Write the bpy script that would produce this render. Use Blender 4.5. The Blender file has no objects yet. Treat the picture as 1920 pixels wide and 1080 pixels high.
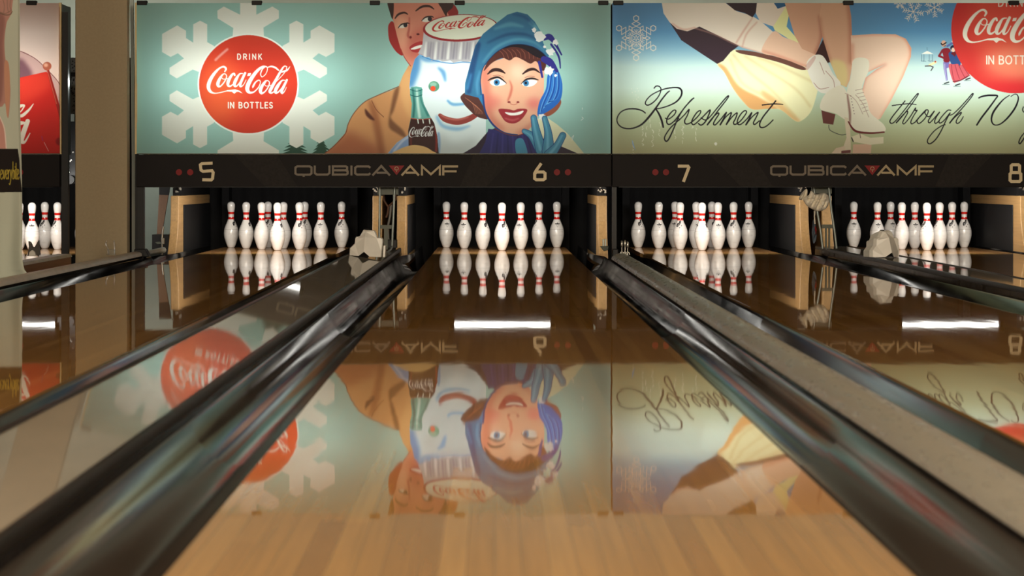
import bpy, bmesh, math, random
import numpy as np
from mathutils import Vector, Matrix

S = bpy.context.scene
COL = S.collection
# ---------------------------------------------------------------- camera, light, exposure
H = 0.556                  # camera height above the lanes
FPX = 4350.0               # focal length in pixels of the 1920 px wide frame
VPX, VPY = 926.0, 338.0    # where the lanes vanish
cam = bpy.data.cameras.new('camera'); camo = bpy.data.objects.new('camera', cam); COL.objects.link(camo)
camo.location = (0, 0, H); camo.rotation_euler = (math.pi/2, 0, 0)
cam.sensor_width = 36; cam.lens = FPX/1920*36
cam.shift_x = (960-VPX)/1920; cam.shift_y = -(540-VPY)/1920
cam.clip_start = .05; cam.clip_end = 100
cam.dof.use_dof = True; cam.dof.focus_distance = 17.5; cam.dof.aperture_fstop = 7.0
S.camera = camo
w = bpy.data.worlds.new('room_world'); S.world = w; w.use_nodes = True
w.node_tree.nodes['Background'].inputs[0].default_value = (1, .9, .78, 1); w.node_tree.nodes['Background'].inputs[1].default_value = 0.0

def area(name, loc, rot, sx, sy, energy, col, spread=180):
    l = bpy.data.lights.new(name, 'AREA'); l.shape = 'RECTANGLE'; l.size = sx; l.size_y = sy; l.energy = energy; l.color = col
    l.spread = math.radians(spread)
    o = bpy.data.objects.new(name, l); COL.objects.link(o); o.location = loc; o.rotation_euler = rot
    return o
WARM = (1, .80, .56)
for lx in (-4.2, -1.2, 1.8, 4.8):                     # ceiling lamps over the approach, behind and above the camera
    area('approach_ceiling_lamp', (lx, -1.0, 3.1), (0, 0, 0), 1.2, 1.2, 98, (1, .84, .62))
    area('lane_fill_light', (lx, 6.5, 3.1), (0, 0, 0), 1.2, .4, 3.5, WARM)  # both rows over mid-lane are added fill to lift the boards
    area('lane_fill_light', (lx, 11.5, 3.1), (0, 0, 0), 1.2, .4, 3.5, WARM)
area('concourse_fill_light', (0, -3.85, 1.9), (math.radians(90), 0, 0), 9, 1.4, 1350, (1, .87, .68))   # wide fill light added behind the camera, standing in for the concourse
for lx in (-3.6, .6, 4.6):                            # service lamps behind the machines
    area('service_lamp', (lx, 20.3, 1.5), (math.radians(90), 0, 0), 1.2, .3, 20, (.95, 1, .96))
TUBE = (.92, 1, .96)                                  # fluorescent tubes inside the sign boxes, facing the sheets
for px, wid in ((480, 1.3), (912, 1.25), (1344, 1.2), (1795, 1.2), (48, 1.1)):
    area('sign_tube', ((px-926)*16.46/FPX, 16.80, H+(338-150)*16.46/FPX), (math.radians(-90), 0, 0), wid, .04, 6.0, TUBE)
vs = S.view_settings
S.display_settings.display_device = 'sRGB'
vs.view_transform = 'Standard'; vs.look = 'None'; vs.gamma = 1; vs.use_curve_mapping = False; vs.exposure = 0.0
try:
    S.cycles.use_denoising = True
    S.cycles.max_bounces = 8; S.cycles.sample_clamp_indirect = 6; S.cycles.caustics_reflective = False; S.cycles.caustics_refractive = False
except Exception: pass

# ---------------------------------------------------------------- helpers
def px(x, D): return (x-VPX)*D/FPX
def pz(y, D): return H-(y-VPY)*D/FPX
def lin(c): return tuple(((v/255)/12.92 if v/255 <= .04045 else ((v/255+.055)/1.055)**2.4) for v in c)

class MB:
    def __init__(s): s.v, s.f, s.m = [], [], []
    def add(s, vs_, fs, mi=0):
        b = len(s.v); s.v += [tuple(v) for v in vs_]; s.f += [[b+i for i in f] for f in fs]; s.m += [mi]*len(fs); return s
    def box(s, x0, x1, y0, y1, z0, z1, mi=0):
        return s.add([(x0,y0,z0),(x1,y0,z0),(x1,y1,z0),(x0,y1,z0),(x0,y0,z1),(x1,y0,z1),(x1,y1,z1),(x0,y1,z1)],
              [(0,3,2,1),(4,5,6,7),(0,1,5,4),(1,2,6,5),(2,3,7,6),(3,0,4,7)], mi)
    def prism(s, prof, axis, a0, a1, mi=0):          # prof: 2-D outline; axis 'x' -> (y,z), 'y' -> (x,z), 'z' -> (x,y)
        def P(p, a): return {'x': (a, p[0], p[1]), 'y': (p[0], a, p[1]), 'z': (p[0], p[1], a)}[axis]
        n = len(prof)
        return s.add([P(p, a0) for p in prof]+[P(p, a1) for p in prof],
              [list(range(n)), list(range(2*n-1, n-1, -1))]+[(i, (i+1) % n, (i+1) % n+n, i+n) for i in range(n)], mi)
    def sheet(s, prof, y0, y1, n=1, mi=0):            # open profile (x,z) swept along y
        k = len(prof); vs_ = []; fs = []
        for j in range(n+1):
            y = y0+(y1-y0)*j/n; vs_ += [(p[0], y, p[1]) for p in prof]
        for j in range(n):
            for i in range(k-1): fs.append((j*k+i, j*k+i+1, (j+1)*k+i+1, (j+1)*k+i))
        return s.add(vs_, fs, mi)
    def tube(s, pts, r, n=10, mi=0, cap=True):
        P = [Vector(p) for p in pts]; R = r if isinstance(r, (list, tuple)) else [r]*len(P)
        vs_ = []; fs = []; up = None
        for i, p in enumerate(P):
            t = ((P[min(i+1, len(P)-1)]-P[max(i-1, 0)])).normalized()
            if up is None: up = t.orthogonal().normalized()
            up = (up-t*up.dot(t)).normalized(); b = t.cross(up)
            for k in range(n):
                a = 2*math.pi*k/n; vs_.append(p+(up*math.cos(a)+b*math.sin(a))*R[i])
        for i in range(len(P)-1):
            for k in range(n): fs.append((i*n+k, i*n+(k+1) % n, (i+1)*n+(k+1) % n, (i+1)*n+k))
        if cap: fs += [tuple(range(n-1, -1, -1)), tuple(range((len(P)-1)*n, len(P)*n))]
        return s.add(vs_, fs, mi)
    def ribbon(s, pl, w, y, d, mi=0, closed=False):
        d += len(s.f)*2e-5   # flat lettering stroke in the x-z plane, thickness d towards the viewer
        P = [Vector((p[0], p[1])) for p in pl]; n = len(P); L = []
        for i in range(n):
            if closed: a, b = P[(i-1) % n], P[(i+1) % n]
            else: a, b = P[max(i-1, 0)], P[min(i+1, n-1)]
            d1 = (P[i]-a).normalized() if (P[i]-a).length > 1e-9 else None
            d2 = (b-P[i]).normalized() if (b-P[i]).length > 1e-9 else None
            d1 = d1 or d2; d2 = d2 or d1
            n1 = Vector((-d1.y, d1.x)); n2 = Vector((-d2.y, d2.x)); m = (n1+n2).normalized()
            L.append(m*(w/2)/max(.45, m.dot(n1)))
        for i in range(n if closed else n-1):
            j = (i+1) % n; d += 3e-5
            q = [P[i]+L[i], P[j]+L[j], P[j]-L[j], P[i]-L[i]]
            s.prism([(v.x, v.y) for v in q], 'y', y, y-d, mi)
        return s
    def build(s, name, mats, parent=None, smooth=False, bevel=0):
        me = bpy.data.meshes.new(name); me.from_pydata(s.v, [], s.f)
        for m in (mats if isinstance(mats, (list, tuple)) else [mats]): me.materials.append(m)
        me.polygons.foreach_set('material_index', s.m); me.update()
        bm = bmesh.new(); bm.from_mesh(me)
        bmesh.ops.remove_doubles(bm, verts=bm.verts, dist=1e-6); bmesh.ops.recalc_face_normals(bm, faces=bm.faces); bm.to_mesh(me); bm.free()
        if smooth:
            me.polygons.foreach_set('use_smooth', [True]*len(me.polygons))
            me.set_sharp_from_angle(angle=math.radians(smooth if smooth is not True else 50))
        o = bpy.data.objects.new(name, me); COL.objects.link(o)
        if bevel:
            b = o.modifiers.new('bevel', 'BEVEL'); b.width = bevel; b.segments = 2; b.limit_method = 'ANGLE'
        if parent is not None: own(o, parent)
        return o

def own(o, parent):
    o.parent = parent
    if parent.type == 'EMPTY': o.matrix_parent_inverse = Matrix.Translation(parent.location).inverted()
def tag(o, label, cat, group=None):
    o['label'] = label; o['category'] = cat
    if group: o['group'] = group
    return o
def thing(name, loc, label, cat, group=None):
    o = bpy.data.objects.new(name, None); o.empty_display_size = .1; COL.objects.link(o); o.location = loc
    return tag(o, label, cat, group)
def struct(o): o['kind'] = 'structure'; return o

# ---------------------------------------------------------------- materials
class NT:
    def __init__(s, name):
        s.m = bpy.data.materials.new(name); s.m.use_nodes = True; s.t = s.m.node_tree; s.b = s.t.nodes['Principled BSDF']
    def n(s, typ, **kw):
        nd = s.t.nodes.new(typ)
        for k, v in kw.items():
            if k.startswith('i_'): nd.inputs[int(k[2:])].default_value = v
            else: setattr(nd, k, v)
        return nd
    def l(s, a, b): s.t.links.new(a, b)
    def mapped(s, scale):
        tc = s.n('ShaderNodeTexCoord'); mp = s.n('ShaderNodeMapping'); mp.inputs['Scale'].default_value = scale
        s.l(tc.outputs['Object'], mp.inputs[0]); return mp.outputs[0]
    def noise(s, scale, sc=1.0, detail=3):
        nz = s.n('ShaderNodeTexNoise'); nz.inputs['Scale'].default_value = sc; nz.inputs['Detail'].default_value = detail
        s.l(s.mapped(scale), nz.inputs['Vector']); return nz.outputs['Fac']
    def ramp(s, fac, stops):
        r = s.n('ShaderNodeValToRGB'); e = r.color_ramp.elements
        while len(e) < len(stops): e.new(.5)
        for k, (p, c) in enumerate(stops): e[k].position = p; e[k].color = (*c, 1)
        s.l(fac, r.inputs[0]); return r.outputs[0]
    def mix(s, a, b, fac, blend='MIX'):
        mx = s.n('ShaderNodeMix', data_type='RGBA', blend_type=blend)
        for sock, v in ((mx.inputs['Factor'], fac), (mx.inputs['A'], a), (mx.inputs['B'], b)):
            if hasattr(v, 'links'): s.l(v, sock)
            else: sock.default_value = v if not isinstance(v, tuple) else (*v[:3], 1)
        return mx.outputs['Result']
    def bump(s, h, strength, dist):
        bp = s.n('ShaderNodeBump'); bp.inputs['Strength'].default_value = strength; bp.inputs['Distance'].default_value = dist
        s.l(h, bp.inputs['Height']); s.l(bp.outputs[0], s.b.inputs['Normal'])

def mat(name, c, rough=.5, metal=0, spec=.5, var=.12, vscale=(9, 9, 9), rvar=0, bump=0, dull=0):
    t = NT(name); c = lin(c)
    nz = t.noise(vscale, 1, 4)
    t.l(t.ramp(nz, [(.3, tuple(v*(1-var) for v in c)), (.7, tuple(min(1, v*(1+var)) for v in c))]), t.b.inputs['Base Color'])
    t.b.inputs['Roughness'].default_value = rough; t.b.inputs['Metallic'].default_value = metal; t.b.inputs['Specular IOR Level'].default_value = spec
    if rvar:
        r = t.ramp(nz, [(.35, (max(.02, rough-rvar),)*3), (.65, (rough+rvar,)*3)]); t.l(r, t.b.inputs['Roughness'])
    if bump: t.bump(t.noise(tuple(v*6 for v in vscale), 1, 3), bump, .002)
    if dull:                                   # a film of dust: part of the surface is matt
        d = t.n('ShaderNodeBsdfDiffuse'); d.inputs[0].default_value = (*c, 1); mx = t.n('ShaderNodeMixShader'); mx.inputs[0].default_value = dull
        t.l(t.b.outputs[0], mx.inputs[1]); t.l(d.outputs[0], mx.inputs[2]); t.l(mx.outputs[0], t.t.nodes['Material Output'].inputs[0])
    return t.m

def wood_mat(name, tones, rough, board=.0268, length=2.2, spec=.5, wave=0.0, gvar=.22, dull=0):
    t = NT(name)
    tc = t.n('ShaderNodeTexCoord'); sp = t.n('ShaderNodeSeparateXYZ'); t.l(tc.outputs['Object'], sp.inputs[0])
    def mth(op, a, b=None):
        m = t.n('ShaderNodeMath', operation=op)
        for k, v in enumerate((a, b)):
            if v is None: continue
            if hasattr(v, 'links'): t.l(v, m.inputs[k])
            else: m.inputs[k].default_value = v
        return m.outputs[0]
    bid = mth('FLOOR', mth('DIVIDE', sp.outputs['X'], board))
    wn = t.n('ShaderNodeTexWhiteNoise', noise_dimensions='1D'); t.l(bid, wn.inputs['W'])
    yy = mth('FLOOR', mth('ADD', mth('DIVIDE', sp.outputs['Y'], length), mth('MULTIPLY', wn.outputs['Value'], 7.3)))
    cmb = t.n('ShaderNodeCombineXYZ'); t.l(bid, cmb.inputs[0]); t.l(yy, cmb.inputs[1])
    wn2 = t.n('ShaderNodeTexWhiteNoise', noise_dimensions='3D'); t.l(cmb.outputs[0], wn2.inputs['Vector'])
    c = t.ramp(wn2.outputs['Value'], [(i/(len(tones)-1), lin(x)) for i, x in enumerate(tones)])
    g = t.noise((70, 1.6, 70), 1, 5)
    gr = t.ramp(g, [(.25, (1-gvar,)*3), (.75, (1.0,)*3)])
    c = t.mix(c, gr, 1.0, 'MULTIPLY')
    fr = mth('FRACT', mth('DIVIDE', sp.outputs['X'], board)); seam = mth('LESS_THAN', fr, .035)
    c = t.mix(c, (.03, .018, .008), mth('MULTIPLY', seam, .45))
    t.l(c, t.b.inputs['Base Color'])
    t.b.inputs['Roughness'].default_value = rough; t.b.inputs['Specular IOR Level'].default_value = spec
    if dull:                                   # worn finish: part of the boards shows without the gloss
        d = t.n('ShaderNodeBsdfDiffuse'); t.l(c, d.inputs[0]); mx = t.n('ShaderNodeMixShader'); mx.inputs[0].default_value = dull
        t.l(t.b.outputs[0], mx.inputs[1]); t.l(d.outputs[0], mx.inputs[2]); t.l(mx.outputs[0], t.t.nodes['Material Output'].inputs[0])
    if wave:
        h1 = t.noise((7, 2.2, 1), 1, 2); t.bump(h1, wave, .004)
    return t.m

M = {}
M['lane'] = wood_mat('oiled_lane_boards', [(160,116,62),(182,138,76),(168,124,66),(192,148,84),(174,130,70),(186,142,78)], .022, board=.0402, length=3.1, wave=.06, dull=.13)
M['deck'] = wood_mat('pin_deck_boards', [(158,112,66),(190,142,90),(172,124,76)], .03, wave=.05, dull=.2)
M['ply'] = wood_mat('kickback_plywood', [(168,130,80),(182,144,94)], .5, board=.5, length=9, gvar=.3)
M['brownboard'] = wood_mat('brown_board', [(112,78,50),(124,88,58)], .5, board=.5, length=9)
M['sidewood'] = wood_mat('division_side_wood', [(150,100,58),(166,112,66)], .45, board=.5, length=9)
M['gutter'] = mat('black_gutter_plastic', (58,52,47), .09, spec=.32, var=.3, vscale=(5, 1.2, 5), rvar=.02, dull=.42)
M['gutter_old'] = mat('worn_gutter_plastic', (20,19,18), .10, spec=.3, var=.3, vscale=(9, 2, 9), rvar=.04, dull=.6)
M['cap'] = mat('polished_grey_capping', (144,138,126), .03, var=.14, vscale=(8, 2, 8), dull=.34)
M['capworn'] = mat('worn_grey_capping', (152,150,140), .3, var=.09, vscale=(40, 7, 40), rvar=.05, dull=.4)
M['skirt'] = mat('black_capping_side', (30,28,28), .14, spec=.3, var=.4, vscale=(6, 14, 6), rvar=.06, dull=.55)
M['trim'] = mat('dark_edge_trim', (30,28,26), .3, spec=.2, dull=.5)
M['railtop'] = mat('pale_rail_capping', (190,179,158), .4, var=.15, vscale=(20, 6, 20))
M['fascia'] = mat('black_fascia_panel', (26,22,22), .6, spec=.15, var=.06)
M['fascia_band'] = mat('charcoal_fascia_band', (36,32,30), .6, spec=.15, var=.25, vscale=(60, 60, 60))
M['black'] = mat('matt_black', (17,16,16), .8, spec=.15)
M['black2'] = mat('satin_black_metal', (18,17,17), .45, spec=.25)
M['rubber'] = mat('dark_grey_kick_plate', (24,24,25), .6, spec=.2)
M['letter_dim'] = mat('bronze_lettering', (104,90,70), .5, var=.08)
M['letter'] = mat('beige_lettering', (168,150,112), .5, var=.06)
M['number'] = mat('cream_numeral', (222,205,166), .5, var=.05)
M['reddot'] = mat('dull_red_lamp', (130,16,18), .5, spec=.2)
M['redtri'] = mat('dark_red_emblem', (136,20,24), .5, spec=.2)
M['clip'] = mat('black_clip', (14,14,14), .5, spec=.2)
M['tan'] = mat('tan_sheet_edge', (214,190,140), .5)
M['pillar'] = mat('tan_brown_pillar_paint', (172,157,129), .75, spec=.2, var=.04, vscale=(60, 60, 60), bump=.1)
M['wall'] = mat('pale_grey_green_wall', (176,182,168), .8, spec=.2, var=.04)
M['wallwarm'] = mat('warm_grey_wall', (150,136,116), .8, spec=.2, var=.04)
M['ceiling'] = mat('ceiling_board', (170,158,140), .9, spec=.1, var=.05)
M['floor'] = mat('dark_sub_floor', (52,44,38), .7, var=.2)
M['approach'] = wood_mat('approach_boards', [(170,124,76),(196,150,98)], .2)
M['hood'] = mat('pale_grey_plastic', (246,244,236), .42, var=.05)
M['hoodwhite'] = mat('bluish_white_panel', (232, 246, 244), .6, var=.03)
M['steel'] = mat('pale_blue_grey_tube', (150,160,156), .35, metal=.35)
M['greenmetal'] = mat('grey_green_metal', (78,82,70), .5, metal=.2)
M['chrome'] = mat('bright_metal', (190,188,180), .25, metal=.9)
M['cable'] = mat('brown_cable', (104,66,44), .5)
M['greycable'] = mat('grey_hose', (136,134,130), .4)
M['rag'] = mat('off_white_cloth', (240,232,214), .85, var=.1, vscale=(40, 40, 40))
M['navy'] = mat('blue_grey_cloth', (92,104,118), .8)
M['redcloth'] = mat('red_cloth', (166,40,44), .8)
M['darkgrey'] = mat('dark_grey_plastic', (84,80,74), .45)
t = NT('clear_plastic'); t.b.inputs['Transmission Weight'].default_value = .9; t.b.inputs['Roughness'].default_value = .08
t.l(t.ramp(t.noise((9, 9, 9)), [(0, (.9, .92, .92)), (1, (.8, .84, .84))]), t.b.inputs['Base Color']); M['clear'] = t.m
t = NT('lit_fluorescent_tube'); e = t.n('ShaderNodeEmission'); e.inputs[0].default_value = (1, .97, .90, 1); e.inputs[1].default_value = 9
t.l(e.outputs[0], t.t.nodes['Material Output'].inputs[0]); M['tube'] = t.m
def attr_mat(name, sheer, rough=.4, spec=.3):
    t = NT(name); a = t.n('ShaderNodeVertexColor', layer_name='print'); t.l(a.outputs[0], t.b.inputs['Base Color'])
    t.b.inputs['Roughness'].default_value = rough; t.b.inputs['Specular IOR Level'].default_value = spec
    if sheer:
        tr = t.n('ShaderNodeBsdfTranslucent'); t.l(a.outputs[0], tr.inputs[0]); mx = t.n('ShaderNodeMixShader'); mx.inputs[0].default_value = sheer
        t.l(t.b.outputs[0], mx.inputs[1]); t.l(tr.outputs[0], mx.inputs[2]); t.l(mx.outputs[0], t.t.nodes['Material Output'].inputs[0])
    return t.m
M['print'] = attr_mat('backlit_printed_film', .66)
M['clothprint'] = attr_mat('printed_cloth', 0, .85, .1)
M['pin'] = attr_mat('bowling_pin_coating', 0, .22, .5)
M['pin'].node_tree.nodes['Principled BSDF'].inputs['Coat Weight'].default_value = .3
# ---------------------------------------------------------------- the room
def slab(name, x0, x1, y0, y1, z0, z1, m): return struct(MB().box(x0, x1, y0, y1, z0, z1).build(name, m))
XL, XR, YF, YB, ZC, ZF = -7.0, 7.5, -4.0, 22.0, 3.3, -.35
slab('floor', XL, XR, YF, YB, ZF-.1, ZF, M['floor'])
slab('ceiling', XL, XR, YF, YB, ZC, ZC+.1, M['ceiling'])
slab('wall_back', XL, XR, YB, YB+.1, ZF, ZC, M['wall'])
slab('wall_left', XL-.1, XL, YF, YB, ZF, ZC, M['wallwarm'])
slab('wall_right', XR, XR+.1, YF, YB, ZF, ZC, M['wallwarm'])
slab('wall_front', XL, XR, YF-.1, YF, ZF, ZC, M['wallwarm'])

# ---------------------------------------------------------------- lanes, gutters, capping
LW = 1.054; Y0, YE, YG = .3, 19.42, 17.7
LANES = {4: -3.663, 5: -1.716, 6: .064, 7: 1.651, 8: 3.434}
for n, c in LANES.items():
    r = thing('bowling_lane', (c, Y0, 0), {4: 'glossy wooden lane at the far left, mostly hidden by the pillar', 5: 'glossy wooden lane leading to the pins under the number five',
        6: 'glossy wooden lane in the middle, running from the camera to the pins under number six', 7: 'glossy wooden lane leading to the pins under the number seven', 8: 'glossy wooden lane at the far right, under the number eight'}[n], 'bowling lane', 'wooden lanes')
    MB().box(c-LW/2, c+LW/2, Y0, YG, -.045, 0).build('lane_boards', M['lane'], r)
    MB().box(c-LW/2, c+LW/2, YG, YE, -.045, 0).build('pin_deck', M['deck'], r)
    MB().box(c-LW/2+.02, c+LW/2-.02, Y0, YE, ZF, -.045).build('lane_foundation', M['floor'], r)
slab('approach_floor', XL, XR, YF, Y0-.01, ZF, -.002, M['approach']).name = 'floor_approach'

GP = [(0,-.006),(.05,-.014),(.13,-.05),(.27,-.078),(.45,-.088),(.6,-.086),(.76,-.07),(.89,-.035),(.97,.004),(1,.008)]
def gutter(xa, xb, label, nar=.09):
    """xa = lane side, xb = outer side"""
    r = thing('gutter', ((xa+xb)/2, Y0, -.09), label, 'gutter', 'black gutters beside the lanes')
    P = [(xa+(xb-xa)*t, z) for t, z in GP]
    sm = []
    for k in range(len(P)-1):
        for q in range(3):
            t = q/3; sm.append((P[k][0]*(1-t)+P[k+1][0]*t, P[k][1]*(1-t)+P[k+1][1]*t))
    sm.append(P[-1])
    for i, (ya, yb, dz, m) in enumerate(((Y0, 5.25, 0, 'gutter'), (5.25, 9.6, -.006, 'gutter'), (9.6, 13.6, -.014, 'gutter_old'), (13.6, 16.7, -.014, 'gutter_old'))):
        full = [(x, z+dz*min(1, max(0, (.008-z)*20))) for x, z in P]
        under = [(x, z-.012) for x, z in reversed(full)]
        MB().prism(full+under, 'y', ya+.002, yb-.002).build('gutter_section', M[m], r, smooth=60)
    # the end drops into the pit
    prof = MB()
    for j in range(8):
        ya, yb = 16.7+j*.34, 16.7+(j+1)*.34
        f = lambda y: -.014-.11*min(1, (y-16.7)/1.2)
        g = lambda x, y: x-(xb-xa)/abs(xb-xa)*nar*min(1, (y-16.7)/.6)*((x-xa)/(xb-xa))
        A = [(g(x, ya), ya, z+f(ya)*min(1, max(0, (.008-z)*16))) for x, z in P]; B_ = [(g(x, yb), yb, z+f(yb)*min(1, max(0, (.008-z)*16))) for x, z in P]
        k = len(P); prof.add(A+B_+[(x, y, z-.012) for x, y, z in A+B_], [(i, i+1, k+i+1, k+i) for i in range(k-1)]+[(2*k+i, 3*k+i, 3*k+i+1, 2*k+i+1) for i in range(k-1)])
    prof.build('pit_section', M['gutter_old'], r, smooth=60)
    return r
GW = .229
gutter(LANES[4]+LW/2+.002, LANES[4]+LW/2+.06, 'black gutter right of the far left lane, behind the pillar', 0)
gutter(LANES[5]-LW/2-.002, LANES[5]-LW/2-GW, 'black gutter left of lane five, in front of the brown pillar')
gutter(LANES[5]+LW/2+.002, LANES[5]+LW/2+GW, 'narrow visible gutter on the right edge of lane five')
gutter(LANES[6]-LW/2-.002, LANES[6]-LW/2-GW, 'black trough gutter left of the middle lane, reflecting the posters')
gutter(LANES[6]+LW/2+.002, LANES[6]+LW/2+.206, 'black trough gutter right of the middle lane, reflecting the posters')
gutter(LANES[7]-LW/2-.002, LANES[7]-LW/2-.195, 'dark gutter on the left edge of lane seven')
gutter(LANES[7]+LW/2+.002, LANES[7]+LW/2+GW, 'black gutter on the right of lane seven below the grey capping')
gutter(LANES[8]-LW/2-.002, LANES[8]-LW/2-GW, 'dark gutter on the left edge of lane eight, behind the grey capping')
gutter(LANES[8]+LW/2+.002, LANES[8]+LW/2+GW, 'black gutter at the far right edge of lane eight', .17)

def wide_cap(xa, xb, label, tilt=0, yend=17.42):
    r = thing('division_capping', ((xa+xb)/2, Y0, 0), label, 'capping', 'capping strips between the lanes')
    zt = .06; za, zb = zt+tilt, zt-tilt
    for j, (ya, yb) in enumerate(((Y0, 6.2), (6.2, 11.6), (11.6, yend))):
        MB().prism([(xa+.012, za-.012), (xb-.012, zb-.012), (xb-.012, zb-.001), (xb-.016, zb), (xa+.016, za), (xa+.012, za-.001)], 'y', ya+.001, yb-.001).build('top_plate', M['cap'], r)
    for s_, x in ((1, xa), (-1, xb)):
        zt = za if s_ > 0 else zb
        MB().prism([(x, zt-.004), (x+s_*.004, zt+.004), (x+s_*.018, zt+.004), (x+s_*.02, zt-.012), (x+s_*.012, zt-.02), (x, zt-.02)], 'y', Y0, yend).build('edge_trim', M['trim'], r, smooth=40)
        b = MB()
        y = Y0
        while y < yend-.1:
            e_ = min(yend, y+.62); b.prism([(x, zt-.02), (x+s_*.01, zt-.02), (x+s_*.008, .0), (x+s_*.02, -.05), (x+s_*.012, -.05), (x-s_*.003, .0)], 'y', y+.004, e_-.004); y = e_
        b.build('side_panel', M['skirt'], r)
    MB().box(xa+.02, xb-.02, Y0, yend, ZF, min(za, zb)-.02).build('base', M['floor'], r)
    return r
wide_cap(-.955, -.695, 'wide polished grey capping between lanes five and six, reflecting the red disc', .015)
wide_cap(2.413, 2.674, 'wide polished grey capping between lanes seven and eight')
wide_cap(LANES[8]+LW/2+GW+.004, LANES[8]+LW/2+GW+.1, 'capping strip beyond the right edge of lane eight')

r = thing('division_capping', (.86, Y0, 0), 'narrow rounded grey capping between the middle lane and lane seven', 'capping', 'capping strips between the lanes')
prof = [(.802,.018),(.806,.03),(.818,.042),(.838,.053),(.862,.059),(.886,.058),(.906,.05),(.92,.038),(.923,.018)]
for ya, yb, m in ((Y0, 6.6, 'capworn'), (6.6, 11.5, 'capworn'), (11.5, 15.85, 'capworn')):
    MB().prism(prof, 'y', ya+.001, yb-.001).build('top_plate', M[m], r, smooth=40)
MB().prism([(.812,.018),(.82,.034),(.838,.045),(.862,.05),(.886,.05),(.902,.04),(.912,.018)], 'y', 15.85, 15.9).build('end_cap', M['capworn'], r, smooth=40)
for s_, x in ((1, .80), (-1, .925)):
    b = MB(); y = Y0
    while y < 15.8:
        e_ = min(15.85, y+.62); b.prism([(x, .018), (x+s_*.012, .02), (x+s_*.008, -.02), (x+s_*.02, -.06), (x+s_*.01, -.06), (x-s_*.002, -.01)], 'y', y+.004, e_-.004); y = e_
    b.build('side_panel', M['skirt'], r)
MB().box(.815, .91, Y0, 15.85, ZF, .017).build('base', M['floor'], r)

r = thing('division_capping', (-2.53, Y0, 0), 'pale rail capping along the left gutter of lane five, in front of the pillar', 'capping', 'capping strips between the lanes')
MB().prism([(-2.478,.022),(-2.482,.04),(-2.495,.05),(-2.52,.054),(-2.552,.05),(-2.566,.036),(-2.568,.02)], 'y', 4.0, 16.35).build('top_rail', M['railtop'], r, smooth=40)
MB().prism([(-2.477,.006),(-2.477,.022),(-2.568,.02),(-2.568,-.06),(-2.5,-.06)], 'y', 4.0, 16.35).build('side_panel', M['skirt'], r, smooth=30)
MB().box(-2.56, -2.49, 4.0, 16.35, ZF, -.06).build('base', M['floor'], r)
MB().tube([(-2.53, 16.6, .02), (-2.515, 17.2, .024), (-2.508, 17.6, .026)], .024, 10).build('end_pipe', M['steel'], r, smooth=60)
MB().box(-2.57, -2.482, 16.6, 17.5, ZF, -.005).build('rear_base', M['black2'], r)

r = thing('division_capping', (-2.93, Y0, 0), 'low capping with a brown wood side, left of the pillar', 'capping', 'capping strips between the lanes')
MB().prism([(-2.90,.03),(-2.905,.05),(-2.995,.05),(-3.0,.03)], 'y', 13.75, 15.95).build('top_rail', M['railtop'], r)
MB().box(-2.995, -2.904, 13.75, 15.94, ZF, .03).build('wood_side', M['sidewood'], r)
# ---------------------------------------------------------------- printed artwork (drawn by numpy into mesh colours)
def catmull(pts, closed, n=8):
    P = np.array([list(p) for p in pts], float)
    N = len(P)
    if N < 3: return P
    out = []
    for i in range(N if closed else N - 1):
        if closed:
            p0, p1, p2, p3 = P[(i-1) % N], P[i], P[(i+1) % N], P[(i+2) % N]
        else:
            p0, p1, p2, p3 = P[max(i-1, 0)], P[i], P[i+1], P[min(i+2, N-1)]
        for k in range(n):
            t = k / n
            out.append(.5*((2*p1) + (p2-p0)*t + (2*p0-5*p1+4*p2-p3)*t*t + (3*p1-p0-3*p2+p3)*t**3))
    if not closed: out.append(P[-1])
    return np.array(out)

def boxblur(a, r):
    r = int(max(1, round(r)))
    for _ in range(3):
        for ax in (0, 1):
            b = np.moveaxis(a, ax, 0)
            pad = np.concatenate([np.repeat(b[:1], r, 0), b, np.repeat(b[-1:], r, 0)], 0)
            c = np.cumsum(np.concatenate([np.zeros_like(pad[:1]), pad], 0), 0)
            b = (c[2*r+1:] - c[:-2*r-1]) / (2*r+1)
            a = np.moveaxis(b, 0, ax)
    return a

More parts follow.
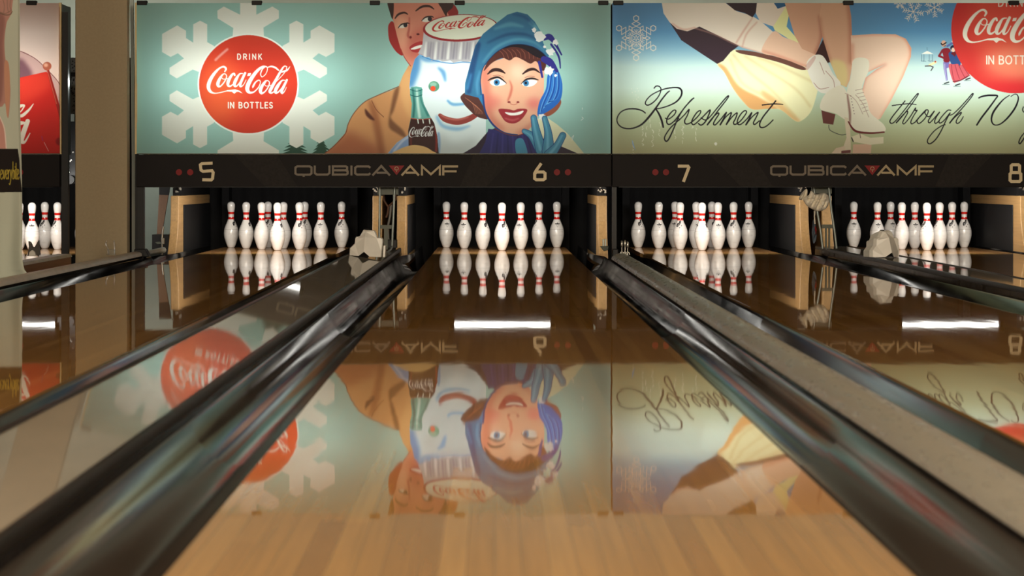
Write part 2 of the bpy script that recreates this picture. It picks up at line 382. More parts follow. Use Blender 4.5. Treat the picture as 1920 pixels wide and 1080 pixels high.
class Canvas:
    def __init__(s, x0, y0, x1, y1, R, bg=(255, 255, 255)):
        s.x0, s.y0, s.R = x0, y0, R
        s.W, s.H = int(round((x1-x0)*R))+1, int(round((y1-y0)*R))+1
        s.a = np.empty((s.H, s.W, 3)); s.a[:] = bg
        s.X = x0 + np.arange(s.W)/R; s.Y = y0 + np.arange(s.H)/R
    def cover(s, pts, smooth=False):
        if smooth: pts = catmull([p[:2] for p in pts], True)
        P = np.array([p[:2] for p in pts], float)
        P = (P - (s.x0, s.y0)) * s.R + .5
        cov = np.zeros((s.H, s.W))
        Q = np.roll(P, -1, 0)
        ya, yb = max(0, int(P[:, 1].min())), min(s.H, int(P[:, 1].max())+1)
        xs = np.arange(s.W)
        for j in range(ya, yb):
            for q in (1/6, .5, 5/6):
                y = j + q
                m = (P[:, 1] <= y) != (Q[:, 1] <= y)
                if not m.any(): continue
                A, B = P[m], Q[m]
                c = np.sort(A[:, 0] + (y-A[:, 1])*(B[:, 0]-A[:, 0])/(B[:, 1]-A[:, 1]))
                for l, r in zip(c[0::2], c[1::2]):
                    i0, i1 = max(0, int(l)), min(s.W, int(r)+1)
                    if i1 > i0:
                        cov[j, i0:i1] += (np.minimum(xs[i0:i1]+1, r) - np.maximum(xs[i0:i1], l)).clip(0, 1)/3
        return cov.clip(0, 1)
    def strokecover(s, pts, w=None, smooth=True):
        P = np.array([(p[0], p[1], p[2] if len(p) > 2 else w) for p in pts], float)
        if smooth and len(P) > 2: P = catmull(P, False, 7)
        P = np.column_stack([(P[:, 0]-s.x0)*s.R, (P[:, 1]-s.y0)*s.R, np.maximum(P[:, 2], .1)*s.R/2])
        cov = np.zeros((s.H, s.W))
        for (ax, ay, aw), (bx, by, bw) in zip(P[:-1], P[1:]):
            m = max(aw, bw) + 1.5
            i0, i1 = max(0, int(min(ax, bx)-m)), min(s.W, int(max(ax, bx)+m)+2)
            j0, j1 = max(0, int(min(ay, by)-m)), min(s.H, int(max(ay, by)+m)+2)
            if i1 <= i0 or j1 <= j0: continue
            gx, gy = np.meshgrid(np.arange(i0, i1), np.arange(j0, j1))
            dx, dy = bx-ax, by-ay
            L = dx*dx+dy*dy
            t = (((gx-ax)*dx+(gy-ay)*dy)/L).clip(0, 1) if L > 1e-9 else np.zeros(gx.shape)
            d = np.hypot(gx-ax-t*dx, gy-ay-t*dy) - (aw+t*(bw-aw))
            cov[j0:j1, i0:i1] = np.maximum(cov[j0:j1, i0:i1], (.5-d).clip(0, 1))
        return cov
    def put(s, cov, col, alpha=1, blur=0, clip=None):
        if blur: cov = boxblur(cov, blur*s.R/2)
        if clip is not None: cov = cov*clip
        cov = (cov*alpha)[..., None]
        s.a = s.a*(1-cov) + np.array(col, float)*cov
    def poly(s, pts, col, smooth=False, alpha=1, blur=0, clip=None):
        c = s.cover(pts, smooth); s.put(c, col, alpha, blur, clip); return c
    def stroke(s, pts, w, col, alpha=1, blur=0, clip=None, smooth=True):
        c = s.strokecover(pts, w, smooth); s.put(c, col, alpha, blur, clip); return c
    def ell(s, cx, cy, rx, ry, col, rot=0, alpha=1, blur=0, clip=None):
        t = np.linspace(0, 2*math.pi, 64, endpoint=False)
        c, n = math.cos(rot), math.sin(rot)
        return s.poly([(cx+rx*math.cos(a)*c-ry*math.sin(a)*n, cy+rx*math.cos(a)*n+ry*math.sin(a)*c) for a in t], col, False, alpha, blur, clip)
    def vgrad(s, stops):
        ys = [p[0] for p in stops]
        for k in range(3):
            s.a[:, :, k] = np.interp(s.Y, ys, [p[1][k] for p in stops])[:, None]

def crop(ox, oy, k):                      # a frame of traced points
    return lambda *pts: [(p[0]/k+ox, p[1]/k+oy) + ((p[2]/k,) if len(p) > 2 else ()) for p in pts]

# --- two-line capital letters
def arc(cx, cy, rx, ry, a0, a1, n=12):
    return [(cx+rx*math.cos(math.radians(a0+(a1-a0)*i/n)), cy+ry*math.sin(math.radians(a0+(a1-a0)*i/n))) for i in range(n+1)]
CAPS = {
 'D': (.56, [[(0,0),(0,1),(.22,1)]+arc(.22,.5,.34,.5,90,-90)+[(0,0)]]),
 'R': (.54, [[(0,1),(0,0),(.26,0)]+arc(.26,.27,.26,.27,-90,90)+[(0,.54)], [(.24,.54),(.54,1)]]),
 'I': (.0, [[(0,0),(0,1)]]),
 'N': (.58, [[(0,1),(0,0),(.58,1),(.58,0)]]),
 'K': (.52, [[(0,0),(0,1)], [(.5,0),(.02,.55)], [(.17,.4),(.54,1)]]),
 'B': (.54, [[(0,0),(0,1),(.28,1)]+arc(.28,.74,.26,.26,90,-90)+[(0,.48)], [(0,0),(.25,0)]+arc(.25,.24,.23,.24,-90,90)]),
 'O': (.74, [arc(.37,.5,.37,.5,0,360,24)]),
 'T': (.54, [[(0,0),(.54,0)], [(.27,0),(.27,1)]]),
 'L': (.42, [[(0,0),(0,1),(.42,1)]]),
 'E': (.44, [[(.44,0),(0,0),(0,1),(.44,1)], [(0,.48),(.38,.48)]]),
 'S': (.46, [arc(.24,.26,.22,.26,-30,-270,12)+arc(.22,.76,.24,.24,-90,150,12)]),
 ' ': (.2, []),
}
def caps(cv, text, x0, x1, y0, y1, w, col):
    h = y1-y0
    tot = sum(CAPS[c][0] for c in text)
    gap = ((x1-x0)/h - tot)/(len(text)-1)
    x = 0
    for c in text:
        for pl in CAPS[c][1]:
            cv.stroke([(x0+(x+px)*h, y0+py*h) for px, py in pl], w, col, smooth=False)
        x += CAPS[c][0] + gap

# --- flowing script lettering: (x, y, width) along each pen stroke
SCRIPT = [
 [(280,402,12),(292,374,20),(272,353,19),(236,362,17),(190,402,26),(146,462,34),(120,520,38),(116,566,36),(134,602,28),(170,620,15),(220,617,10),(300,598,10),(345,594,14)],
 [(284,424,8),(258,432,14),(226,480,28),(210,526,34),(220,552,22),(246,542,13),(284,492,12),(299,448,10),(284,424,8)],
 [(262,434,7),(248,460,7),(268,478,7),(318,470,7)],
 [(380,438,18),(374,420,14),(348,440,24),(316,500,32),(313,538,26),(334,550,17),(368,526,10),(398,482,6)],
 [(462,420,8),(428,428,15),(394,482,32),(377,528,30),(386,551,20),(410,540,12),(444,492,10),(468,436,12)],
 [(486,416,22),(455,482,26),(436,532,26),(442,554,16),(470,534,8),(496,486,6)],
 [(704,352,10),(662,354,22),(606,396,30),(550,470,38),(514,540,42),(509,588,38),(534,614,25),(576,606,13),(620,562,10),(640,512,8),(626,488,10),(592,508,14),(568,548,18),(562,568,4)],
 [(652,452,7),(642,424,10),(664,372,12),(698,352,10),(712,376,8),(694,426,7),(660,455,7),(648,448,7)],
 [(718,494,8),(690,498,14),(656,550,30),(640,592,34),(652,621,22),(688,602,12),(722,552,12),(732,512,10),(718,494,8)],
 [(700,500,7),(684,530,7),(700,548,7),(750,540,7)],
 [(908,352,8),(882,348,12),(850,390,20),(800,480,26),(746,578,32),(736,608,26),(756,618,14),(792,590,7)],
 [(906,352,8),(900,386,8),(868,432,7),(800,504,6)],
 [(888,490,8),(856,494,15),(814,550,32),(792,596,32),(800,618,20),(828,602,12),(868,552,10),(894,504,12)],
 [(908,486,20),(874,556,26),(854,600,28),(862,621,16),(886,597,8),(904,558,4)],
 [(716,358,10),(752,350,16),(792,362,18),(824,388,14)],
 [(848,408,12),(882,398,18),(912,386,16),(940,350,4)],
]
SWASH = [(300,590),(345,586),(385,581),(430,595),(462,624),(420,606),(398,608),(376,627),(352,606),(300,603)]
HYPH = [(515,420),(546,416),(538,444),(507,447)]
def script_logo(cv, f, col, alpha=1):
    k = None
    cov = np.zeros((cv.H, cv.W))
    for st in SCRIPT: cov = np.maximum(cov, cv.strokecover(f(st)))
    cov = np.maximum(cov, cv.cover(f(SWASH))); cov = np.maximum(cov, cv.cover(f(HYPH)))
    cv.put(cov, col, alpha)
def affine(ox, oy, sx, sy, rot=0, shear=0, org=(103, 628)):
    c, n = math.cos(rot), math.sin(rot)
    def f(pts):
        out = []
        for p in pts:
            x, y = (p[0]-org[0])*sx, (p[1]-org[1])*sy
            x += shear*y
            out.append((ox+x*c-y*n, oy+x*n+y*c) + ((p[2]*(abs(sx)+abs(sy))/2,) if len(p) > 2 else ()))
        return out
    return f

def blob(cx, cy, r, seed, n=14, j=.35):
    rr = random.Random(seed)
    return [(cx+r*(1+j*(rr.random()*2-1))*math.cos(2*math.pi*i/n), cy+r*(1+j*(rr.random()*2-1))*math.sin(2*math.pi*i/n)) for i in range(n)]

WHITE = (236, 238, 226); SKIN = (230, 172, 142); TEAL = (160, 204, 194)

def poster_winter(R):
    cv = Canvas(257, 6, 1145, 289, R, TEAL)
    A, B, C, L = crop(250,0,3.6), crop(600,0,3.6), crop(850,0,3.6), crop(370,60,5.4)
    # trees
    rr = random.Random(5)
    for bx, top, hw in ((1095, 905, 110), (1270, 925, 110)):
        pts = []
        for k in range(7):
            y = top + k*24; w = hw*(k+1)/7
            pts.append((bx-w*(.8+.4*rr.random()), y+20)); pts.append((bx-w*.45, y+14))
        pts += [(bx-60, 1045), (bx+60, 1045)]
        for k in range(6, -1, -1):
            y = top + k*24; w = hw*(k+1)/7
            pts.append((bx+w*.45, y+14)); pts.append((bx+w*(.8+.4*rr.random()), y+20))
        cv.poly(A(*pts), (38, 78, 62))
    # big snowflake
    arm = [(195,230),(297,172),(357,208),(357,258),(405,288),(405,165),(452,140),(500,165),(500,285),(545,310),(600,480),(440,485),(403,470),(295,530),(246,500),(246,458),(343,395),(302,360),(253,385),(195,352)]
    top = [(670,260),(676,190),(570,125),(568,72),(612,45),(722,100),(722,0),(832,0),(832,100),(940,45),(984,72),(984,125),(880,187),(884,260)]
    for fx in (0, 1):
        for fy in (0, 1):
            cv.poly(A(*[(1554-x if fx else x, 1140-y if fy else y) for x, y in arm]), WHITE)
    for fy in (0, 1): cv.poly(A(*[(x, 1140-y if fy else y) for x, y in top]), WHITE)
    cx, cy = 465.8, 158
    cv.ell(cx, cy, 95, 95, (242, 246, 236))
    d = cv.ell(cx, cy, 92, 92, (212, 60, 40))
    cv.ell(cx-52, cy+14, 40, 62, (236, 104, 58), clip=d, blur=26, alpha=.75)  # warm backlight glow painted into the left of the disc
    cv.ell(cx+30, cy-60, 60, 26, (188, 48, 36), clip=d, blur=20, alpha=.45)
    cv.stroke(L((186,284),(240,232),(306,176)), 4.4, (240, 180, 175), alpha=.75, blur=1.2)
    caps(cv, 'DRINK', 370+410/5.4, 370+652/5.4, 60+224/5.4, 60+278/5.4, 1.75, WHITE)
    caps(cv, 'IN BOTTLES', 370+317/5.4, 370+760/5.4, 60+713/5.4, 60+770/5.4, 2.1, WHITE)
    script_logo(cv, lambda p: L(*p), (244, 244, 236))
    # ---- man in tan coat
    J = cv.poly(B((20,1045),(90,990),(170,900),(190,840),(230,760),(300,690),(400,640),(480,612),(530,588),(560,510),(600,440),(650,440),(660,1045)), (222, 158, 104))
    cv.poly(B((20,1045),(170,900),(230,900),(430,1045)), (176, 98, 66), smooth=True, blur=14, clip=J, alpha=.8)
    cv.poly(B((330,690),(360,700),(400,800),(440,1045),(400,1045),(370,900)), (160, 92, 58), smooth=True, blur=5, clip=J, alpha=.75)
    cv.poly(B((305,735),(330,760),(370,810),(340,805),(310,775)), (98, 52, 40), smooth=True, clip=J, blur=1)
    cv.poly(B((505,610),(540,590),(500,740),(480,800),(560,880),(580,930),(520,900),(465,850),(480,720)), (120, 76, 50), smooth=True, blur=3, clip=J, alpha=.85)
    cv.poly(B((545,520),(600,470),(620,640),(610,800),(560,700),(540,600)), (232, 176, 116), smooth=True, blur=5, clip=J, alpha=.8)
    cv.stroke(B((530,585),(400,640),(300,690),(230,765),(190,840),(170,905),(90,990),(30,1037)), 1.6, (120, 62, 44), alpha=.8)
    cv.stroke(B((350,680),(380,740),(430,790)), 1.4, (130, 72, 48), alpha=.8)
    # head
    cv.poly(B((465,165),(490,145),(520,200),(535,280),(560,372),(520,355),(480,300),(465,260),(460,200)), (168, 44, 44), smooth=True)
    cv.poly(B((845,110),(858,55),(900,30),(932,75),(925,105),(880,110)), (150, 40, 42), smooth=True)
    F = cv.poly(B((488,10),(485,100),(500,160),(522,250),(545,330),(572,390),(612,446),(660,430),(740,320),(870,105),(830,10)), (222, 140, 116))
    cv.poly(B((495,130),(560,110),(600,160),(600,300),(560,330),(520,250)), (240, 172, 140), smooth=True, blur=10, clip=F, alpha=.8)
    cv.poly(B((600,250),(700,180),(860,100),(740,330),(650,400),(600,380)), (186, 84, 74), smooth=True, blur=12, clip=F, alpha=.6)
    cv.poly(B((455,10),(494,10),(498,70),(490,130),(472,85)), (58, 36, 34), smooth=True)
    cv.poly(B((800,10),(892,10),(896,50),(862,82),(852,112),(822,60)), (58, 36, 34), smooth=True)
    cv.stroke(B((508,124,8),(530,98,14),(568,86,13),(592,97,7)), 3, (62, 36, 34))
    cv.stroke(B((648,74,8),(690,46,15),(740,44,14),(768,62,7)), 3, (62, 36, 34))
    cv.ell(*B((562,174))[0], 9, 4.4, (232, 226, 214), rot=-.25)
    cv.ell(*B((577,170))[0], 3.8, 4.2, (40, 38, 46))
    cv.stroke(B((528,190,5),(550,166,9),(590,157,9),(606,162,5)), 2, (42, 28, 32))
    cv.ell(*B((722,134))[0], 9.5, 4.4, (232, 226, 214), rot=-.15)
    cv.ell(*B((742,129))[0], 4, 4.2, (40, 38, 46))
    cv.stroke(B((688,140,5),(712,118,9),(750,112,9),(766,118,5)), 2, (42, 28, 32))
    cv.stroke(B((604,120,8),(602,190,12),(594,240,14),(612,262,9)), 3, (176, 72, 64), alpha=.7, blur=1.5)
    cv.ell(*B((662,232))[0], 3, 1.8, (96, 34, 36)); cv.ell(*B((612,252))[0], 2.2, 2.4, (130, 44, 44))
    cv.poly(B((604,322),(640,292),(690,280),(704,312),(668,352),(626,350)), (176, 52, 54), smooth=True)
    cv.poly(B((612,332),(650,312),(690,304),(680,322),(640,334)), (240, 236, 226), smooth=True)
    cv.stroke(B((545,330),(572,390),(612,446)), 1.6, (170, 60, 54), alpha=.8)
    # ---- snow head
    S = cv.poly(B((604,590),(612,500),(640,400),(672,366),(760,392),(1040,410),(1120,520),(1120,940),(990,1045),(450,1045),(520,962),(605,905),(640,780)), (228, 240, 240))
    cv.stroke(B((640,390,80),(622,470,100),(612,570,50)), 18, (64, 134, 196), alpha=.85, blur=5, clip=S)
    cv.stroke(B((680,380,30),(720,400,40),(800,412,16)), 8, (96, 160, 208), alpha=.8, blur=3, clip=S)
    cv.stroke(B((800,460,14),(832,490,30),(846,545,16)), 8, (70, 140, 202), alpha=.75, blur=3, clip=S)
    cv.stroke(B((862,680,14),(900,705,20),(990,700,14)), 4, (80, 156, 210), alpha=.75, blur=2, clip=S)
    cv.stroke(B((790,790,20),(830,850,24),(930,870,26),(1010,850,10)), 6, (112, 172, 214), alpha=.7, blur=3, clip=S)
    cv.poly(B((800,900),(900,960),(1060,930),(1000,1045),(790,1045)), (198, 206, 204), smooth=True, blur=12, clip=S, alpha=.8)
    cv.poly(B((455,1045),(520,960),(605,905),(610,1000),(560,1045)), (120, 152, 204), smooth=True, blur=4, clip=S, alpha=.85)
    cv.stroke(B((500,1020),(560,950),(600,925)), 4, (226, 232, 240), alpha=.7, blur=2, clip=S)
    cv.stroke(B((800,900,16),(805,960,18),(800,1040,18)), 4, (96, 140, 196), alpha=.6, blur=2, clip=S)
    cv.ell(*B((769,583))[0], 10.2, 9.8, (92, 150, 124)); cv.ell(*B((765,570))[0], 6.4, 4, (150, 196, 176), blur=2, alpha=.8)
    cv.ell(*B((763,598))[0], 4.8, 4.8, (226, 76, 46))
    cv.stroke(B((810,778,24),(850,806,40),(930,822,42),(1010,800,40),(1080,755,30)), 10, (150, 62, 56))
    cv.stroke(B((815,776,8),(860,798,10),(930,808,10),(1000,790,8)), 3, (214, 130, 116), alpha=.7, blur=1)
    # bottle cap hat
    K = cv.poly(B((700,220),(692,300),(662,362),(690,368),(704,390),(740,384),(752,412),(800,404),(830,416),(880,408),(900,424),(950,412),(990,424),(1040,408),(1090,300),(1000,200)), (190, 186, 188))
    for i, x in enumerate((712, 745, 782, 830, 868, 905, 950, 990, 1030)):
        cv.stroke(B((x+6,285,8),(x,340,14),(x-6,395,16)), 3, ((236, 236, 230), (140, 134, 146))[i % 2], alpha=.85, blur=1.5, clip=K)
        cv.stroke(B((x+22,285,6),(x+18,340,10),(x+14,398,10)), 3, (120, 112, 128), alpha=.5, blur=1.5, clip=K)
    cv.stroke(B((690,380),(740,400),(810,418),(890,428),(960,420),(1020,424)), 1.8, (60, 130, 196), alpha=.85)
    cv.ell(863.5, 52.6, 70.5, 25.5, (150, 38, 44), rot=-.045)
    cv.ell(864, 51.2, 66.8, 22.8, (226, 228, 206), rot=-.045)
    script_logo(cv, affine(811, 60.2, .124, .066, rot=-.13, shear=.0), (190, 44, 40))
    # bottle in hand
    G = cv.poly(B((608,604),(616,588),(650,584),(686,590),(692,604),(690,650),(702,704),(742,782),(770,832),(792,920),(802,1040),(600,1040),(596,880),(614,790),(620,700),(608,640)), (104, 172, 160))
    cv.stroke(B((626,600,12),(636,700,14),(630,790,14)), 4, (34, 104, 100), blur=1.5, clip=G, alpha=.9)
    cv.stroke(B((680,610,8),(684,680,10),(730,780,16)), 4, (48, 122, 116), blur=1.5, clip=G, alpha=.9)
    cv.stroke(B((654,604,10),(660,690,16),(672,790,20)), 4, (214, 238, 226), blur=1.5, clip=G, alpha=.85)
    cv.stroke(B((608,640),(650,652),(692,640)), 1.6, (30, 96, 94), clip=G)
    cv.stroke(B((608,604),(650,616),(690,606)), 1.4, (30, 96, 94), clip=G)
    D = cv.poly(B((614,800),(680,806),(752,800),(772,834),(792,920),(802,1040),(600,1040),(596,880)), (58, 26, 26))
    cv.stroke(B((614,800),(680,806),(752,800)), 1.6, (168, 66, 50), clip=G)
    cv.stroke(B((775,850,6),(786,930,12),(784,1020,12)), 3, (170, 50, 44), clip=D, alpha=.8, blur=1)
    cv.stroke(B((612,900,8),(616,1000,10)), 3, (140, 44, 40), clip=D, alpha=.8, blur=1)
    for x, y0, y1 in ((660, 806, 832), (694, 808, 830), (738, 806, 834)): cv.stroke(B((x,y0),(x+4,y1)), 2, (224, 232, 220))
    script_logo(cv, affine(767.5, 258, .056, .068, rot=-.06), (236, 238, 236))
    cv.poly(B((500,1045),(530,1010),(620,980),(700,988),(752,1015),(775,1045)), (232, 188, 124), smooth=True)
    # ---- woman in blue hood
    cv.poly(C((560,800),(640,800),(700,840),(770,900),(890,1045),(540,1045)), (228, 226, 190))
    cv.poly(C((50,1045),(150,985),(240,880),(300,860),(560,900),(640,960),(720,985),(860,1045)), (44, 32, 52))
    N = cv.poly(C((236,870),(330,880),(480,890),(570,960),(590,1045),(170,1045),(215,960)), (44, 44, 104))
    for i in range(8): cv.stroke(C((270+i*32,900,4),(250+i*40,1040,8)), 2, ((72, 72, 150), (24, 22, 60))[i % 2], clip=N, alpha=.7, blur=1)
    cv.poly(C((50,650),(120,610),(215,640),(240,790),(195,800),(150,780),(110,745),(70,700)), (84, 48, 44), smooth=True)
    cv.poly(C((590,770),(640,785),(700,745),(728,690),(700,655),(600,690)), (150, 84, 62), smooth=True)
    for i in range(6): cv.stroke(C((80+i*14,660+i*10),(130+i*12,700+i*10),(150+i*10,770)), .8, (190, 120, 90), alpha=.7)
    HT = cv.poly(C((78,636),(80,560),(118,420),(148,310),(200,230),(280,165),(365,100),(430,80),(500,98),(550,148),(592,220),(606,290),(646,376),(634,400),(600,480),(400,420),(240,520),(205,640),(225,760),(170,660)), (44, 122, 172))
    fc = C((186,480),(196,640),(222,780),(280,862),(350,902),(430,912),(500,884),(562,800),(602,680),(612,560),(604,450),(520,395),(400,380),(250,425))
    F = cv.poly(fc, SKIN, smooth=True)
    cv.poly(C((186,480),(240,460),(250,620),(270,780),(350,880),(280,862),(222,780),(196,640)), (206, 110, 92), smooth=True, blur=8, clip=F, alpha=.75)
    cv.poly(C((420,905),(500,880),(562,800),(602,680),(580,760),(520,840)), (188, 88, 78), smooth=True, blur=7, clip=F, alpha=.7)
    cv.ell(*C((258,690))[0], 17, 13, (222, 110, 100), blur=12, alpha=.6, clip=F); cv.ell(*C((545,700))[0], 14, 10, (226, 110, 106), blur=10, alpha=.75, clip=F)
    cv.ell(*C((440,480))[0], 16, 16, (250, 214, 186), blur=12, alpha=.7, clip=F)
    cv.stroke(C((200,640),(215,750),(262,835),(340,896),(430,912)), 3.4, (28, 60, 124))
    cv.stroke(C((280,868),(360,906),(440,914),(500,886)), 2.2, (120, 50, 50), alpha=.7)
    HR = cv.poly(C((205,480),(250,390),(340,315),(450,300),(560,345),(625,420),(605,480),(560,415),(520,430),(470,405),(420,385),(380,408),(330,392),(262,425)), (84, 42, 38), smooth=True)
    for i in range(9): cv.stroke(C((300+i*32,335),(330+i*30,360),(345+i*28,395)), 1, (160, 92, 72), alpha=.7, clip=HR)
    cv.poly(C((330,330),(420,296),(520,305),(600,350),(636,400),(560,385),(470,330),(400,318)), (26, 20, 32), smooth=True)
    hat = C((78,636),(80,560),(118,420),(148,310),(200,230),(280,165),(365,100),(430,80),(500,98),(550,148),(592,220),(606,290),(646,372),(636,392),(596,352),(540,316),(460,298),(380,305),(300,345),(238,405),(195,470),(180,560),(188,640),(150,652),(110,642))
    HT = cv.poly(hat, (50, 112, 148))
    for st, c in (((((170,300,30),(130,450,40),(105,620,30))), (28,66,112)), (((230,290,10),(360,235,18),(480,232,16),(560,262,8)), (30,74,114)),
                  (((200,420,10),(290,320,18),(420,268,20),(540,285,14),(620,345,8)), (92,160,184)), (((280,195,16),(380,165,30),(470,180,14)), (88,156,180)),
                  (((520,150,20),(560,190,26),(575,230,10)), (110,180,196)), (((400,95,10),(480,115,20),(540,170,10)), (36,88,132)), (((180,480,10),(160,560,16),(165,640,12)), (92,160,200)), (((120,500,10),(95,600,14)), (70,150,200))):
        cv.stroke(C(*st), 4, c, alpha=.8, blur=2.2, clip=HT)
    cv.stroke(C((188,640),(182,560),(197,470),(240,405),(300,347),(380,307),(460,300),(540,318),(600,355),(636,394)), 1.3, (16, 40, 84), alpha=.9)
    # tassel
    T_ = cv.poly(C((640,500),(700,470),(734,560),(728,660),(690,715),(625,760),(570,780),(580,690),(624,600)), (34, 104, 190), smooth=True)
    for i in range(9): cv.stroke(C((655+i*8,490),(640+i*10,600),(600+i*12,700-i*4),(585+i*8,760-i*10)), 1.1, ((120, 190, 230), (20, 50, 130), (60, 140, 214))[i % 3], alpha=.9, clip=T_)
    for st in (((610,260,30),(650,250,40),(690,300,20),(730,370,10)), ((610,400,40),(650,420,50),(700,480,20)), ((660,300,14),(710,380,14),(722,460,8)), ((580,420,20),(600,520,14))):
        cv.stroke(C(*st), 5, (44, 44, 132))
    for i, (x, y, r) in enumerate(((585,250,34),(690,285,20),(655,350,26),(648,478,30),(545,205,16),(615,315,10),(690,510,9),(600,790,26))):
        cv.poly(C(*blob(x, y, r, i)), (240, 240, 236))
    # eyes, nose, mouth
    for st in (((232,500,8),(268,474,22),(312,474,22),(348,494,8)), ((468,500,8),(506,474,19),(546,468,17),(584,492,6))): cv.stroke(C(*st), 4, (52, 28, 30))
    cv.poly(C((246,556),(275,536),(310,532),(354,562),(325,578),(275,580)), (240, 240, 236), smooth=True); cv.poly(C((462,564),(490,544),(530,538),(566,550),(535,580),(488,584)), (240, 240, 236), smooth=True)
    cv.ell(*C((293,557))[0], 5.8, 6.0, (58, 128, 176)); cv.ell(*C((491,562))[0], 5.4, 5.8, (58, 128, 176))
    cv.ell(*C((291,556))[0], 2.6, 2.8, (24, 24, 40)); cv.ell(*C((489,561))[0], 2.5, 2.7, (24, 24, 40))
    cv.stroke(C((234,544,5),(262,530,13),(308,524,13),(358,562,4)), 3, (32, 22, 28)); cv.stroke(C((458,566,4),(490,538,11),(534,530,13),(574,540,5)), 3, (32, 22, 28))
    cv.stroke(C((268,512),(306,508),(338,522)), .9, (150, 80, 70)); cv.stroke(C((482,526),(512,514),(548,518)), .9, (150, 80, 70))
    cv.stroke(C((380,545,6),(394,590,14),(384,640,16),(368,680,10)), 4, (202, 96, 78), alpha=.75, blur=2)
    cv.ell(*C((376,690))[0], 3, 1.8, (140, 48, 48)); cv.ell(*C((436,690))[0], 2.8, 1.8, (140, 48, 48)); cv.stroke(C((384,700),(408,708),(430,700)), 1, (190, 90, 78))
    cv.poly(C((306,738),(375,738),(408,746),(440,735),(498,740),(478,785),(440,822),(400,834),(355,822),(325,785)), (160, 44, 54), smooth=True)
    cv.poly(C((350,758),(410,762),(472,748),(452,772),(400,780),(368,774)), (244, 240, 232), smooth=True)
    cv.stroke(C((350,800,10),(400,812,14),(440,800,10)), 3, (206, 96, 100), alpha=.7, blur=1.5)
    # glove
    GL = (70, 140, 172)
    cv.poly(C((420,950),(470,940),(500,1045),(430,1045)), GL, smooth=True)
    for st in (((478,886,26),(530,920,44),(580,1000,60)), ((542,795,34),(560,890,50),(592,1010,70)), ((616,800,30),(640,900,46),(640,1020,80)), ((738,915,40),(700,985,46),(650,1045,70))):
        cv.stroke(C(*[(x, y, w+8) for x, y, w in st]), 5, (24, 66, 122)); cv.stroke(C(*st), 5, GL)
        cv.stroke(C(*[(x-5, y, w*.3) for x, y, w in st]), 5, (120, 190, 216), alpha=.7, blur=1.5)
    # small tears in the sheet
    for pts in (((868,790),(876,800),(862,812)), ((795,935),(812,915),(800,948)), ((870,728),(871,738))): cv.stroke(C(*pts), .9, (246, 246, 240))
    return cv

